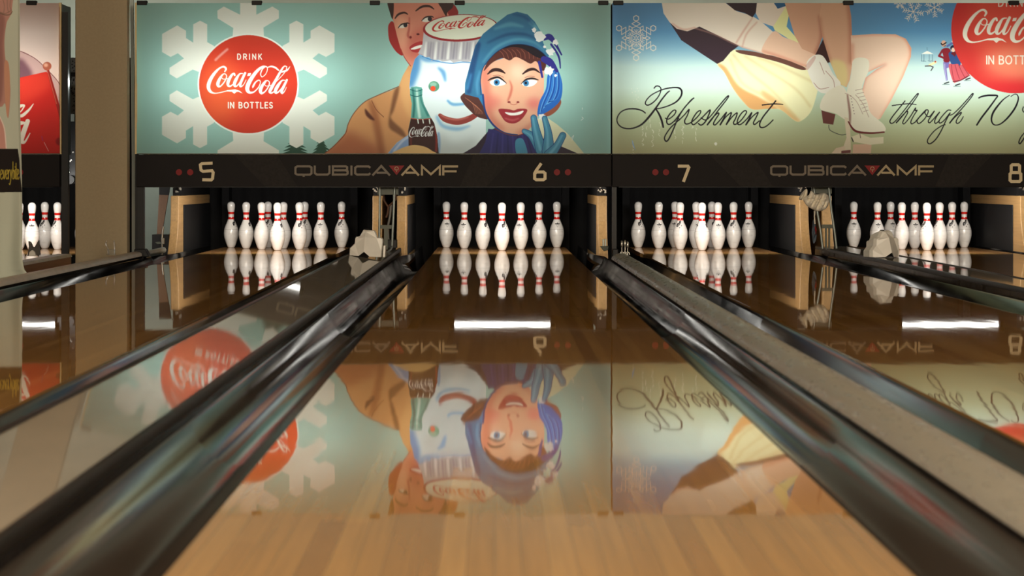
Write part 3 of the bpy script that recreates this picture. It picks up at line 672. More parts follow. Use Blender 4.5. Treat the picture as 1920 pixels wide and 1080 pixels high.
def poster_skater(R):
    cv = Canvas(1148, 6, 2036, 289, R)
    Dd, E, S, Rf, Th, SN = crop(1130,0,3.6), crop(1520,0,3.6), crop(1700,0,6), crop(1150,150,6), crop(1650,150,7.111), crop(1150,20,10.8)
    cv.vgrad([(6,(92,146,194)),(60,(98,154,196)),(95,(140,184,204)),(125,(196,220,214)),(165,(206,226,212)),(215,(192,204,168)),(289,(184,178,134))])
    # thin crystal
    O = (240, 226, 208)
    c0 = (460, 557)
    def hexp(cx, cy, r, a0=30): return [(cx+r*math.cos(math.radians(a0+60*i)), cy+r*math.sin(math.radians(a0+60*i))) for i in range(7)]
    cv.stroke(SN(*hexp(*c0, 100)), 1.5, O, smooth=False)
    for i in range(6):
        a = math.radians(60*i-90); u = (math.cos(a), math.sin(a)); v = (-u[1], u[0])
        q = lambda r, t: (c0[0]+u[0]*r+v[0]*t, c0[1]+u[1]*r+v[1]*t)
        cv.stroke(SN(*hexp(*q(400, 0), 58)), 1.5, O, smooth=False)
        cv.stroke(SN(q(340,0),q(290,88),q(242,0),q(290,-88),q(340,0)), 1.3, O, smooth=False)
        cv.stroke(SN(q(242,0),q(200,-82),q(110,-82)), 1.3, O, smooth=False); cv.stroke(SN(q(242,0),q(200,82),q(110,82)), 1.3, O, smooth=False)
        for s_ in (-25, 0, 25):
            b = math.radians(s_); cv.stroke(SN(q(118,0), q(118+62*math.cos(b), 62*math.sin(b)*1.6)), 1.0, O)
        cv.stroke(SN(q(25,0), q(62,0)), 1.6, O)
        a = math.radians(60*i-60); u = (math.cos(a), math.sin(a)); v = (-u[1], u[0])
        q = lambda r, t: (c0[0]+u[0]*r+v[0]*t, c0[1]+u[1]*r+v[1]*t)
        cv.stroke(SN(q(180,0),q(225,36),q(285,0),q(225,-36),q(180,0)), 1.2, O, smooth=False)
        cv.stroke(SN(q(180,0),q(118,30),q(118,-30),q(180,0)), 1.1, O, smooth=False)
    # feathery crystals at the top
    for bx, by, r, ph in ((690,80,66,10), (832,52,60,25), (600,20,36,0)):
        for i in range(6):
            a = math.radians(60*i+ph); u = (math.cos(a), math.sin(a))
            cv.stroke(E((bx,by),(bx+u[0]*r,by+u[1]*r)), 1.2, O)
            for k in (.4, .65, .88):
                for s_ in (-1, 1):
                    b = a+s_*.9; cv.stroke(E((bx+u[0]*r*k,by+u[1]*r*k),(bx+u[0]*r*k+math.cos(b)*r*.3,by+u[1]*r*k+math.sin(b)*r*.3)), 1.1, O)
    # skater: skirt
    SK = cv.poly(Dd((772,430),(830,372),(900,335),(1000,375),(1100,370),(1260,415),(1400,470),(1450,560),(1440,650),(1400,760),(1335,818),(1290,812),(1200,742),(1110,735),(1010,738),(950,690),(880,600),(820,490)), (248, 240, 192), smooth=True)
    cv.poly(Dd((772,430),(830,455),(900,560),(960,610),(1060,660),(1180,740),(1010,745),(950,695),(880,605),(815,490)), (226, 168, 108), smooth=True, clip=SK, blur=3)
    cv.poly(Dd((1080,610),(1200,690),(1330,815),(1290,815),(1180,735),(1080,650)), (232, 180, 118), smooth=True, clip=SK, blur=4, alpha=.8)
    for st in (((880,370),(980,480),(1150,620),(1300,790)), ((960,380),(1100,470),(1300,600),(1400,720)), ((1050,390),(1200,450),(1430,560)), ((860,400),(940,560),(1080,640))):
        cv.stroke(Dd(*[(x, y, 14) for x, y in st]), 4, (226, 204, 146), clip=SK, blur=3, alpha=.7)
    cv.poly(Dd((1140,160),(1232,40),(1270,30),(1240,180),(1345,300),(1300,292),(1160,205)), (240, 234, 168))
    # bodice, sleeves, arm
    cv.poly(Dd((398,10),(425,110),(480,195),(530,272),(650,352),(772,432),(812,412),(862,352),(920,308),(900,270),(640,160),(560,190),(480,130)), (58, 42, 52))
    cv.poly(Dd((900,340),(1020,350),(1260,408),(1370,462),(1330,470),(1200,425),(1050,385),(930,362)), (110, 70, 60), smooth=True)
    AM = cv.poly(Dd((395,0),(410,90),(450,150),(500,195),(570,212),(630,190),(652,180),(760,232),(900,300),(940,322),(1072,358),(1152,218),(1060,140),(1000,105),(900,75),(800,0)), (242, 224, 206))
    for st in (((470,160,10),(540,200,14),(620,188,10)), ((900,290,10),(950,210,12),(1010,120,8)), ((940,320,8),(970,230,10),(1040,150,8))): cv.stroke(Dd(*st), 3, (214, 160, 140), clip=AM, blur=2, alpha=.7)
    cv.stroke(Dd((620,190),(760,236),(900,303),(1072,358)), 2, (206, 150, 130), blur=1.5, alpha=.7)
    cv.poly(Dd((806,0),(1042,0),(1036,80),(1010,118),(960,90),(890,70)), (52, 36, 44))
    cv.poly(Dd((1042,0),(1032,90),(1062,150),(1150,180),(1235,45),(1160,0)), (238, 218, 200))
    cv.poly(Dd((1140,0),(1235,0),(1240,40),(1180,60)), (48, 96, 140))
    FA = cv.poly(Dd((1150,214),(1220,250),(1310,285),(1450,360),(1450,430),(1372,452),(1260,412),(1160,380),(1070,346)), (242, 198, 170), smooth=True)
    cv.stroke(Dd((1080,345,14),(1200,385,20),(1370,448,14)), 4, (216, 140, 116), clip=FA, blur=3, alpha=.7)
    # legs
    L1 = cv.poly(E((-180,10),(85,10),(62,110),(78,250),(35,372),(-60,330),(-110,240)), (222, 168, 138))
    cv.stroke(E((60,110,16),(72,250,20),(30,360,14)), 4, (176, 104, 84), clip=L1, blur=4, alpha=.8)
    cv.poly(E((30,370),(85,260),(130,420),(100,430)), (64, 36, 36))
    L2 = cv.poly(E((75,10),(255,10),(272,110),(278,250),(282,420),(262,540),(240,590),(195,570),(130,420),(78,250),(56,120)), (228, 176, 144))
    cv.stroke(E((255,20,26),(272,200,30),(270,420,30)), 7, (186, 116, 92), clip=L2, blur=6, alpha=.8)
    cv.stroke(E((60,120,14),(80,260,16),(140,430,14)), 4, (186, 116, 92), clip=L2, blur=4, alpha=.7)
    cv.poly(E((130,415),(225,420),(250,520),(230,590),(180,550)), (236, 222, 150), smooth=True, clip=L2, alpha=.7, blur=4)
    L3 = cv.poly(E((270,240),(420,230),(570,232),(640,262),(677,325),(674,385),(622,520),(540,680),(470,800),(430,822),(395,770),(345,610),(368,525),(440,470),(506,434),(380,490),(275,430)), (246, 210, 184))
    cv.stroke(E((275,242,10),(420,232,12),(570,234,14),(640,264,20),(675,330,26),(670,400,20),(620,520,14),(540,680,12),(470,800,10)), 4, (226, 140, 108), clip=L3, blur=4, alpha=.9)
    cv.stroke(E((345,610,10),(370,520,16),(440,468,18),(506,434,10)), 4, (216, 132, 108), clip=L3, blur=4, alpha=.9)
    cv.stroke(E((280,400),(280,300)), 5, (214, 140, 112), clip=L3, blur=4, alpha=.8)
    # mitten, boots, blades
    BW = (240, 230, 208)
    M = cv.poly(E((-30,440),(10,380),(70,372),(110,420),(150,500),(200,560),(180,620),(130,632),(60,622),(10,560)), (244, 236, 222), smooth=True)
    for st in (((20,560),(60,600),(120,590)), ((100,480),(150,540),(160,600)), ((60,420),(90,500))): cv.stroke(E(*st), 1.2, (190, 150, 136), clip=M)
    cv.poly(E((-40,450),(20,380),(30,400),(-20,470)), (206, 150, 140), smooth=True, alpha=.5)
    b1 = cv.poly(E((66,690),(110,622),(200,578),(245,640),(262,810),(225,805),(160,765),(70,742)), BW, smooth=True)
    cv.poly(E((70,745),(165,772),(150,842),(82,832)), (110, 60, 56)); cv.stroke(E((120,845),(130,880),(200,910),(240,905)), 1.4, (90, 90, 84))
    cv.poly(E((225,790),(262,800),(272,1045),(200,1045),(240,930)), (232, 214, 186))
    cv.poly(E((285,975),(410,972),(404,1045),(280,1045)), (228, 186, 160)); cv.poly(E((130,1045),(170,1000),(230,985),(235,1045)), (232, 206, 180)); cv.poly(E((205,1018),(268,1012),(268,1032),(205,1036)), (120, 70, 66))
    b2 = cv.poly(E((290,402),(382,400),(388,480),(345,590),(380,690),(405,765),(492,842),(496,890),(400,902),(300,886),(258,830),(240,640),(268,520)), BW, smooth=True)
    cv.stroke(E((245,640,10),(262,760,14),(262,835,10)), 3, (150, 110, 100), clip=b2, blur=2)
    cv.stroke(E((252,822,8),(300,884,14),(400,898,12),(494,892,10)), 3, (112, 44, 46))
    cv.stroke(E((230,630),(270,650),(310,690),(350,770)), 1.2, (196, 170, 150)); cv.stroke(E((300,640),(350,700),(390,790)), 1.2, (196, 170, 150))
    for i in range(7): cv.stroke(E((300+i*9,610+i*24),(350+i*6,600+i*24)), 1.0, (180, 150, 134)); cv.ell(*E((268+i*4,648+i*20))[0], .9, .9, (120, 90, 84))
    cv.poly(E((270,925),(330,902),(400,930),(490,925),(490,968),(400,978),(290,958)), (236, 222, 192)); cv.stroke(E((330,900),(335,930)), 1.2, (120, 90, 80)); cv.stroke(E((275,930),(285,955)), 2, (60, 50, 50))
    # little skating couple, pavilion, runner
    cv.poly(S((408,700),(480,690),(470,760),(445,770),(460,905),(438,910),(412,770)), (124, 112, 176)); cv.stroke(S((425,720),(428,800),(445,900)), 1.2, (190, 180, 214))
    cv.poly(S((395,560),(450,540),(490,570),(480,690),(415,695),(410,640)), (136, 38, 50), smooth=True); cv.stroke(S((400,565),(360,630),(420,655)), 4, (136, 38, 50), smooth=False)
    cv.stroke(S((455,520),(520,478)), 4, (96, 110, 170)); cv.ell(*S((412,492))[0], 4.6, 6.2, (226, 176, 150)); cv.stroke(S((385,490),(400,505),(440,480)), 2.2, (40, 28, 34)); cv.stroke(S((415,520),(436,516)), 1.4, (40, 28, 34))
    cv.stroke(S((510,470),(540,430)), 2.6, (246, 238, 220)); cv.stroke(S((520,490),(535,478)), 2, (200, 40, 40))
    cv.poly(S((478,720),(590,720),(640,745),(690,750),(706,820),(680,870),(560,925),(520,920),(480,800)), (206, 92, 100), smooth=True)
    for x in (500, 540, 580, 620): cv.stroke(S((x,730),(x+10+(x-500)*.4,820),(x+30+(x-500)*.5,900-(x-500)*.35)), 1.2, (156, 52, 66))
    cv.stroke(S((520,918),(600,905),(690,855)), 2, (110, 34, 46))
    cv.poly(S((468,600),(500,580),(590,570),(608,680),(595,740),(570,720),(500,720),(475,650)), (52, 82, 136), smooth=True); cv.poly(S((490,600),(540,640),(560,590),(530,580)), (110, 36, 44))
    cv.ell(*S((525,540))[0], 6.4, 5.4, (34, 36, 64)); cv.ell(*S((520,562))[0], 3.4, 4.2, (240, 200, 176)); cv.stroke(S((560,515),(590,505)), 3, (246, 240, 226)); cv.stroke(S((570,525),(590,520)), 2, (246, 240, 226))
    for x, y in ((440,935),(565,955),(680,890)): cv.stroke(S((x-18,y+6),(x+30,y-10)), 2.2, (34, 30, 44)); cv.stroke(S((x-40,y+18),(x+36,y+16)), .8, (70, 84, 100))
    cv.poly(S((158,610),(228,572),(300,610)), (246, 244, 232)); cv.stroke(S((225,535),(228,572)), .8, (90, 120, 150))
    for x in (165, 190, 250, 285): cv.stroke(S((x,615),(x,690)), 1.1, (104, 134, 150)); cv.stroke(S((160+(x-165)*.9,685),(190+(x-165)*.9,692)), 1.0, (104, 134, 150))
    cv.stroke(S((255,735),(322,700)), 4.4, (240, 226, 170)); cv.stroke(S((205,745),(262,742),(295,755),(270,795)), 1.8, (60, 50, 60), smooth=False); cv.ell(*S((318,694))[0], 1.6, 1.6, (170, 50, 50))
    # disc
    d = cv.ell(1903, 55, 120, 120, (208, 58, 54))
    cv.ell(1912, 40, 96, 92, (228, 84, 66), clip=d, blur=24, alpha=.9); cv.ell(1908, 118, 66, 30, (238, 146, 112), clip=d, blur=24, alpha=.8); cv.ell(1900, 168, 76, 12, (214, 50, 54), clip=d, blur=12)
    script_logo(cv, affine(1806, 81, 1.22/5.4, 1.22/5.4), (244, 236, 218))
    caps(cv, 'IN BOTTLES', 1849.5, 1952, 105, 120, 2.3, (240, 226, 208)); caps(cv, 'DRINK', 1872, 1930, -3, 12, 2.2, (240, 226, 208))
    # handwriting
    INK = (18, 10, 24)
    for st in ([(358,372,8),(320,345,9),(240,325,11),(150,330,9),(80,365,8),(42,430,8),(50,490,8),(100,535,9),(180,548,10),(260,530,12),(330,490,15),(400,415,18),(470,325,15),(540,225,12),(600,150,10),(630,125,7)],
               [(458,92,8),(480,70,8),(512,72,7),(534,100,7),(520,160,7),(480,220,8),(430,265,9),(385,284,9),(360,268,8),(370,230,7),(420,175,7),(500,130,7),(590,98,9),(680,86,11),(740,92,14),(768,130,15),(755,190,14),(700,250,12),(620,290,9),(540,315,8),(478,326,8)],
               [(476,326,10),(510,380,15),(540,450,17),(560,530,15)],
               [(585,430,7),(620,440,7),(680,395,8),(702,350,8),(680,340,8),(640,375,9),(605,430,10),(600,480,10),(630,500,9),(690,455,8),(770,350,8),(860,240,9),(902,205,9),(880,225,8),(800,310,9),(730,420,10),(680,540,10),(630,650,11),(600,688,11),(578,675,10),(580,630,9),(640,540,8),(720,465,8),(738,440,7),(710,430,7),(690,465,7)],
               [(735,455,7),(800,390,8),(850,332,9),(830,400,8),(800,460,9),(815,495,9),(870,480,8),(940,420,8),(980,365,8),(972,345,8),(935,370,9),(890,440,9),(880,485,9),(910,500,8),(990,430,8),(1085,338,10),(1060,420,10),(1025,480,10),(985,508,10),(955,490,8)],
               [(985,425,6),(1030,450,7),(1080,420,7),(1180,300,8),(1270,195,9),(1295,182,9),(1270,225,8),(1180,340,9),(1100,450,10),(1055,505,10),(1110,430,8),(1170,375,9),(1185,385,9),(1150,440,9),(1125,490,9),(1145,505,9),(1200,450,8),(1270,365,9),(1240,430,10),(1200,505,10),(1260,420,8),(1325,368,9),(1305,430,10),(1270,500,10),(1330,420,8),(1390,370,9),(1375,430,9),(1350,480,9),(1370,500,9),(1430,460,8),(1495,370,8),(1480,345,8),(1440,375,9),(1400,440,9),(1395,490,9),(1430,500,8),(1500,440,8),(1555,368,9),(1530,430,10),(1490,505,10),(1555,420,8),(1625,365,9),(1605,420,9),(1575,480,9),(1590,500,9),(1640,460,8)],
               [(1825,236,10),(1750,330,11),(1680,420,11),(1645,490,11),(1655,532,10),(1700,530,9),(1750,495,8),(1795,450,7)],
               [(1675,282,9),(1760,272,9),(1830,270,7),(1905,275,5)]):
        cv.stroke(Rf(*[(x, y, w+5) for x, y, w in st]), 2, INK)
    for st in ([(330,280,9),(250,380,10),(170,480,10),(130,545,10),(145,578,9),(195,555,8),(300,430,8),(400,300,8),(490,190,9),(505,195,8),(450,280,8),(330,440,10),(215,570,11),(290,480,8),(355,420,9),(365,440,9),(320,520,9),(300,570,9),(325,580,8),(400,490,8),(470,375,9),(465,410,8),(492,405,9),(450,470,8),(410,550,9),(420,585,9),(470,560,8)],
               [(160,342,8),(260,328,8),(380,318,7),(480,328,5)],
               [(470,555,8),(560,450,8),(610,400,9),(600,420,8),(520,500,9),(490,550,9),(520,580,9),(590,520,9),(635,440,9),(635,400,8),(605,405,8),(600,450,8),(650,490,7),(720,415,8),(680,480,9),(640,545,9),(660,570,9),(720,510,8),(790,430,9),(750,490,9),(725,550,9),(740,580,9),(790,540,8)],
               [(940,405,9),(900,405,9),(840,465,9),(785,540,9),(795,575,9),(850,540,8),(930,440,9),(880,530,9),(810,680,10),(740,790,11),(670,848,11),(632,835,10),(640,780,9),(720,680,8),(820,610,8),(865,598,7)],
               [(930,470,7),(975,450,7),(1060,370,8),(1160,260,9),(1225,185,10),(1235,195,9),(1190,260,9),(1080,390,9),(980,500,10),(925,575,11),(990,500,8),(1070,435,9),(1075,450,9),(1030,510,9),(1010,560,9),(1030,580,9),(1070,550,8),(1105,490,6)],
               [(1312,240,12),(1350,222,16),(1420,208,18),(1500,206,18),(1560,212,14),(1530,260,13),(1450,370,17),(1350,500,18),(1285,600,16)],
               [(1720,205,5),(1640,260,10),(1560,350,18),(1500,440,20),(1480,520,17),(1495,580,12),(1540,602,10),(1610,580,12),(1700,500,17),(1790,380,18),(1835,270,14),(1828,205,8),(1790,190,5),(1740,220,5)],
               [(1905,360,8),(1895,400,9),(1920,430,9),(1990,400,9),(2050,350,9),(2010,420,9),(1990,480,9),(2010,500,9),(2100,420,9),(2140,340,9),(2080,480,10),(1990,650,11),(1900,800,12),(1860,850,12),(1848,820,10),(1890,740,9),(1990,640,8),(2110,560,8)],
               [(2110,560,8),(2190,480,9),(2220,420,9),(2190,410,9),(2150,470,9),(2150,540,9),(2200,560,8),(2290,480,9)],
               [(2390,420,9),(2330,430,9),(2280,500,9),(2290,560,9),(2340,530,9),(2400,430,9),(2370,520,9),(2400,560,9),(2450,510,8),(2490,410,9),(2500,440,9),(2530,430,9),(2490,540,9),(2540,560,8),(2620,440,9),(2640,520,9),(2600,570,9),(2560,550,7)]):
        cv.stroke(Th(*[(x, y, w+5) for x, y, w in st]), 2, INK)
    # flaked print
    rr = random.Random(3)
    for x, y0, y1 in ((330,520,720),(372,520,630),(410,440,520),(440,560,740),(520,480,600),(690,560,660),(780,520,710),(890,520,560),(930,540,680),(220,690,830)):
        y = y0
        while y < y1:
            l = 10+rr.random()*40
            cv.stroke(Rf((x+rr.uniform(-9,9),y),(x+rr.uniform(-14,14),y+l*.5),(x+rr.uniform(-9,9),y+l)), .5+rr.random()*.8, (244, 240, 226), alpha=.9)
            y += l+8+rr.random()*30
    cv.poly(Rf((205,665),(222,700),(250,800),(215,730)), (150, 180, 220)); cv.poly(Rf(*blob(1150,720,18,4)), (244, 240, 226))
    for i in range(10): cv.ell(*Rf((180+rr.random()*110, 90+rr.random()*150))[0], .7, .6, (244, 240, 226))
    return cv

def poster_cooler(R):
    cv = Canvas(-240, 6, 113, 289, R)
    G = crop(0,0,3.6)
    cv.vgrad([(6,(214,180,164)),(60,(234,208,194)),(130,(236,204,190)),(289,(222,186,172))])
    cv.poly(G((-500,620),(-300,420),(-60,340),(140,346),(220,385),(300,450),(400,560),(425,700),(425,1045),(-500,1045)), (206, 164, 156), smooth=True)
    cv.poly(G((-400,600),(-100,420),(120,395),(180,430),(220,510),(135,560),(-300,620)), (122, 82, 90), smooth=True, blur=6)
    cv.stroke(G((140,346),(230,390),(300,450),(400,560),(430,650)), 1.2, (120, 70, 66))
    RB = cv.poly(G((-420,640),(135,525),(316,484),(352,540),(400,720),(418,1045),(-420,1045)), (202, 42, 36))
    cv.poly(G((130,525),(320,490),(330,600),(130,700)), (224, 66, 48), smooth=True, blur=12, clip=RB, alpha=.7)
    cv.stroke(G((325,470,16),(350,560,20),(390,700,22),(415,800,20)), 5, (150, 40, 34)); cv.stroke(G((320,470,4),(345,560,5),(384,700,5)), 1, (230, 110, 84), alpha=.7)
    cv.ell(*G((320,447))[0], 8.2, 8, (184, 96, 72)); cv.ell(*G((312,440))[0], 4, 3.6, (232, 168, 140), blur=2)
    cr = (240, 222, 200)
    cv.stroke(G((100,800,20),(120,730,26),(165,712,14),(150,745,8),(125,770,14),(150,782,22),(195,745,16),(228,702,5)), 5, cr)
    cv.stroke(G((80,960,26),(110,850,40),(160,830,20),(175,850,16),(140,920,20),(110,960,12)), 8, cr); cv.stroke(G((190,818,30),(160,900,34),(148,950,30),(170,958,16),(205,900,6)), 8, cr)
    cv.ell(*G((400,955))[0], 6, 7, (130, 24, 30), blur=2, alpha=.8)
    cv.stroke(G((284,920),(292,950)), .8, (150, 60, 140)); cv.stroke(G((300,960),(330,1020)), .7, (240, 200, 190))
    return cv
# ---------------------------------------------------------------- mask boards and backlit posters
DM = 16.46
def X(p): return px(p, DM)
def Z(p): return pz(p, DM)
def grid_sheet(name, cv, xyz, m, parent):
    """xyz(PX, PY) -> arrays; one vertex per printed dot"""
    gx, gy = np.meshgrid(cv.X, cv.Y)
    P = np.stack(xyz(gx, gy), -1).reshape(-1, 3).astype(np.float32)
    W, Hh = cv.W, cv.H
    i = np.arange((Hh-1)*(W-1)); r0 = i//(W-1); c0 = i % (W-1); a = r0*W+c0
    F = np.stack([a, a+W, a+W+1, a+1], -1).astype(np.int32)
    me = bpy.data.meshes.new(name); me.vertices.add(len(P)); me.vertices.foreach_set('co', P.ravel())
    me.loops.add(F.size); me.loops.foreach_set('vertex_index', F.ravel())
    me.polygons.add(len(F)); me.polygons.foreach_set('loop_start', np.arange(0, F.size, 4, dtype=np.int32))
    me.update(calc_edges=True)
    s = (cv.a/255).clip(0, 1); l = np.where(s <= .04045, s/12.92, ((s+.055)/1.055)**2.4)
    at = me.color_attributes.new('print', 'FLOAT_COLOR', 'POINT')
    at.data.foreach_set('color', np.concatenate([l.reshape(-1, 3), np.ones((len(P), 1))], 1).astype(np.float32).ravel())
    me.polygons.foreach_set('use_smooth', np.ones(len(F), bool))
    me.materials.append(m)
    o = bpy.data.objects.new(name, me); COL.objects.link(o)
    if parent is not None: own(o, parent)
    return o
def ripple(gx, gy): return .004*np.sin(gx*.021+.6*np.sin(gy*.03))*np.sin(gy*.017+1)
RES = 1.4
def poster(cv, x0, x1, clips, label, notch):
    r = thing('backlit_poster', (X((x0+x1)/2), DM, Z(289)), label, 'poster', 'backlit posters above the lanes')
    grid_sheet('printed_sheet', cv, lambda gx, gy: ((gx-VPX)*DM/FPX, DM-.012+ripple(gx, gy), H-(gy-VPY)*DM/FPX), M['print'], r)
    for c in clips:
        MB().box(X(c-9.5), X(c+9.5), DM-.03, DM+.02, Z(10), Z(1.5)).build('clip', M['clip'], r, bevel=.004)
    for e in notch:
        MB().box(X(e-2.2), X(e+2.2), DM-.01, DM+.02, Z(289), Z(5)).build('edge_strip', M['tan'], r)
    MB().box(X(x0), X(x1), DM-.022, DM-.002, Z(289), Z(287.6)).build('lower_rail', M['greenmetal'], r)
    return r
poster(poster_winter(RES), 257, 1145, (267, 482, 703, 862, 1131), 'backlit teal poster with a red disc, snowman and woman in a blue hood', (255.5,))
poster(poster_skater(RES), 1148, 2036, (1159, 1590, 1900), 'backlit blue poster with an ice skater lacing white boots and black handwriting', ())
poster(poster_cooler(RES), -240, 113, (60,), 'backlit pink poster with a red drinks cooler at the far left', (113,))

SEG5 = [(1,1),(.0,1),(.0,.55),(1,.5),(1,.03),(0,0)]
NUM = {'5': [[(.95,1),(.12,.97),(.0,.9),(.05,.6),(.2,.52),(.9,.56),(1,.45),(.95,.1),(.85,.02),(.15,.03)]],
       '6': [[(.62,1.02),(.2,.6),(.06,.42),(.06,.1),(.2,.03),(.8,.03),(.94,.1),(.94,.42),(.8,.5),(.2,.5),(.08,.4)]],
       '7': [[(.0,.92),(.86,.92),(.94,.84),(.48,.0)]],
       '8': [[(.22,.54),(.16,.6),(.16,.94),(.26,1),(.74,1),(.84,.94),(.84,.6),(.78,.54),(.22,.54)], [(.2,.54),(.06,.46),(.06,.1),(.18,.02),(.82,.02),(.94,.1),(.94,.46),(.8,.54)]],
       '3': [[(.05,.97),(.9,.97),(.95,.6),(.3,.53),(.95,.46),(.9,.03),(.05,.03)]], '4': [[(.7,0),(.7,1),(0,.35),(1,.35)]]}
YFAS = DM-.035
def numeral(ch, p0, p1, y0, y1, r):
    b = MB(); x0, x1, zb, zt = X(p0), X(p1), Z(y1), Z(y0)
    for pl in NUM[ch]: b.ribbon([(x0+u*(x1-x0), zb+v*(zt-zb)) for u, v in pl], .021, YFAS, .006)
    return b.build('lane_number', M['number'], r)
def dots(pxs, r):
    for p in pxs:
        MB().prism([(X(p)+.022*math.cos(a*math.pi/12), Z(323)+.022*math.sin(a*math.pi/12)) for a in range(24)], 'y', YFAS-.007, YFAS).build('indicator_lamp', M['reddot'], r)
# wide capitals, strokes in units of letter height
WIDE = {'Q': (1.85, [[(.28,.08),(.1,.2),(.1,.8),(.28,.92),(1.57,.92),(1.75,.8),(1.75,.2),(1.57,.08),(.28,.08)], [(.95,.16),(.95,-.14)]]),
        'U': (1.75, [[(.12,1),(.12,.24),(.32,.09),(1.43,.09),(1.63,.24),(1.63,1)]]),
        'B': (1.75, [[(.12,0),(.12,1)], [(.0,.92),(1.45,.92),(1.58,.84),(1.58,.62),(1.45,.52),(.1,.52)], [(1.45,.52),(1.63,.42),(1.63,.18),(1.5,.09),(0,.09)]]),
        'I': (.3, [[(.15,0),(.15,1)]]),
        'C': (1.7, [[(1.68,.78),(1.5,.91),(.3,.91),(.12,.78),(.12,.22),(.3,.09),(1.5,.09),(1.68,.22)]]),
        'A': (1.95, [[(.08,0),(.98,.96),(1.87,0)], [(.5,.28),(1.55,.28)]]),
        'M': (2.1, [[(.12,0),(.12,.93),(1.05,.12),(1.98,.93),(1.98,0)]]),
        'F': (1.65, [[(.12,0),(.12,.91),(1.65,.91)], [(.12,.42),(1.5,.42)]])}
def wide_word(word, p0, p1, y0, y1, m, r):
    tot = sum(WIDE[c][0] for c in word); zb, zt = Z(y1), Z(y0); h = zt-zb
    sp_ = (X(p1)-X(p0)) / (tot+.12*(len(word)-1)); x = X(p0)
    b = MB()
    for c in word:
        wd, pls = WIDE[c]
        for pl in pls: b.ribbon([(x+u*sp_, zb+v*h) for u, v in pl], .0148, YFAS, .004)
        x += (wd+.12)*sp_
    b.build('lettering', m, r)
def mask(x0, x1, label, numbers, dotpx, words, legs, posts=()):
    r = thing('masking_unit', (X((x0+x1)/2), DM, Z(351)), label, 'masking panel', 'black masking panels above the pins')
    MB().box(X(x0), X(x1), YFAS, DM+.06, Z(350.5), Z(290)).build('fascia_panel', M['fascia'], r, bevel=.004)
    MB().box(X(x0)+.01, X(x1)-.01, DM+.42, DM+.44, Z(289), Z(4)).build('back_panel', M['wall'], r)
    MB().box(X(x0)+.01, X(x1)-.01, DM+.06, DM+.42, Z(289), Z(285)).build('bottom_shelf', M['wall'], r)
    for xx in (x0, x1):
        MB().box(X(xx)-(.012 if xx == x1 else -.002), X(xx)+(.012 if xx == x0 else -.002), DM+.025, DM+.42, Z(289), Z(6)).build('side_board', M['black2'], r)
    MB().box(X(x0+12), X(x1-12), YFAS-.004, YFAS, Z(351.2), Z(350)).build('lower_edge', M['trim'], r)
    for ch, p0, p1, y0, y1 in numbers: numeral(ch, p0, p1, y0, y1, r)
    dots(dotpx, r)
    for o_ in words:
        wide_word('QUBICA', o_+553, o_+733, 310.5, 329, M['letter_dim'], r); wide_word('AMF', o_+752, o_+859, 310.5, 329, M['letter'], r)
        e = MB().prism([(X(o_+729.5), Z(310.5)), (X(o_+758.5), Z(310.5)), (X(o_+744), Z(328.5))], 'y', YFAS, YFAS-.003).build('emblem', M['redtri'], r)
        b = MB(); cx, cz = X(o_+744), Z(316.2)
        b.ribbon([(cx+.0125*math.cos(math.radians(a)), cz+.0125*math.sin(math.radians(a))) for a in range(-60, 241, 20)], .0038, YFAS-.003, .002)
        b.ribbon([(cx, cz-.004), (cx, cz-.024)], .0038, YFAS-.003, .002)
        b.build('emblem_mark', M['letter'], e)
        for q in ([(440,290),(520,290),(558,350),(498,350)], [(888,290),(968,290),(912,350),(862,350)]):
            MB().prism([(X(o_+a), Z(min(349.5, c+.6))) for a, c in q], 'y', YFAS, YFAS-.0015).build('printed_band', M['fascia_band'], r)
    for p0, p1, ft in legs:
        MB().box(X(p0), X(p1), DM+.0, DM+.05, ZF, Z(290)).build('support_post', M['black2'], r)
        MB().prism([(X(p0)-.02*ft, .07), (X(p1)+.012, .07), (X(p1)+.012+.03*ft, .014), (X(p1), .012), (X(p1), -.06), (X(p0)-.02*ft, -.06)], 'y', DM-.03, DM+.08).build('post_foot', M['black2'], r, bevel=.006)
    for p0, p1, yt in posts:
        MB().box(X(p0), X(p1), DM+.03, DM+.09, ZF, Z(yt)).build('side_post', M['black2'], r)
    return r
mask(257, 1146, 'black fascia with red dots, bronze lettering and the numbers five and six', [('5', 377, 401, 306, 338), ('6', 1001, 1023, 307, 338)], (337, 358, 1044, 1064.5), (0,), ((258, 270, 1),), ((252, 257, 24),))
mask(1147.5, 2036, 'black fascia with red dots, bronze lettering and the numbers seven and eight', [('7', 1270, 1292, 309, 341), ('8', 1890, 1913, 309, 341)], (1228, 1248, 1935, 1956), (890,), ((1147.8, 1156, 0),))
mask(-240, 113, 'plain black fascia under the pink poster at the far left', [], (40,), (), (), ((113.5, 126, 22),))

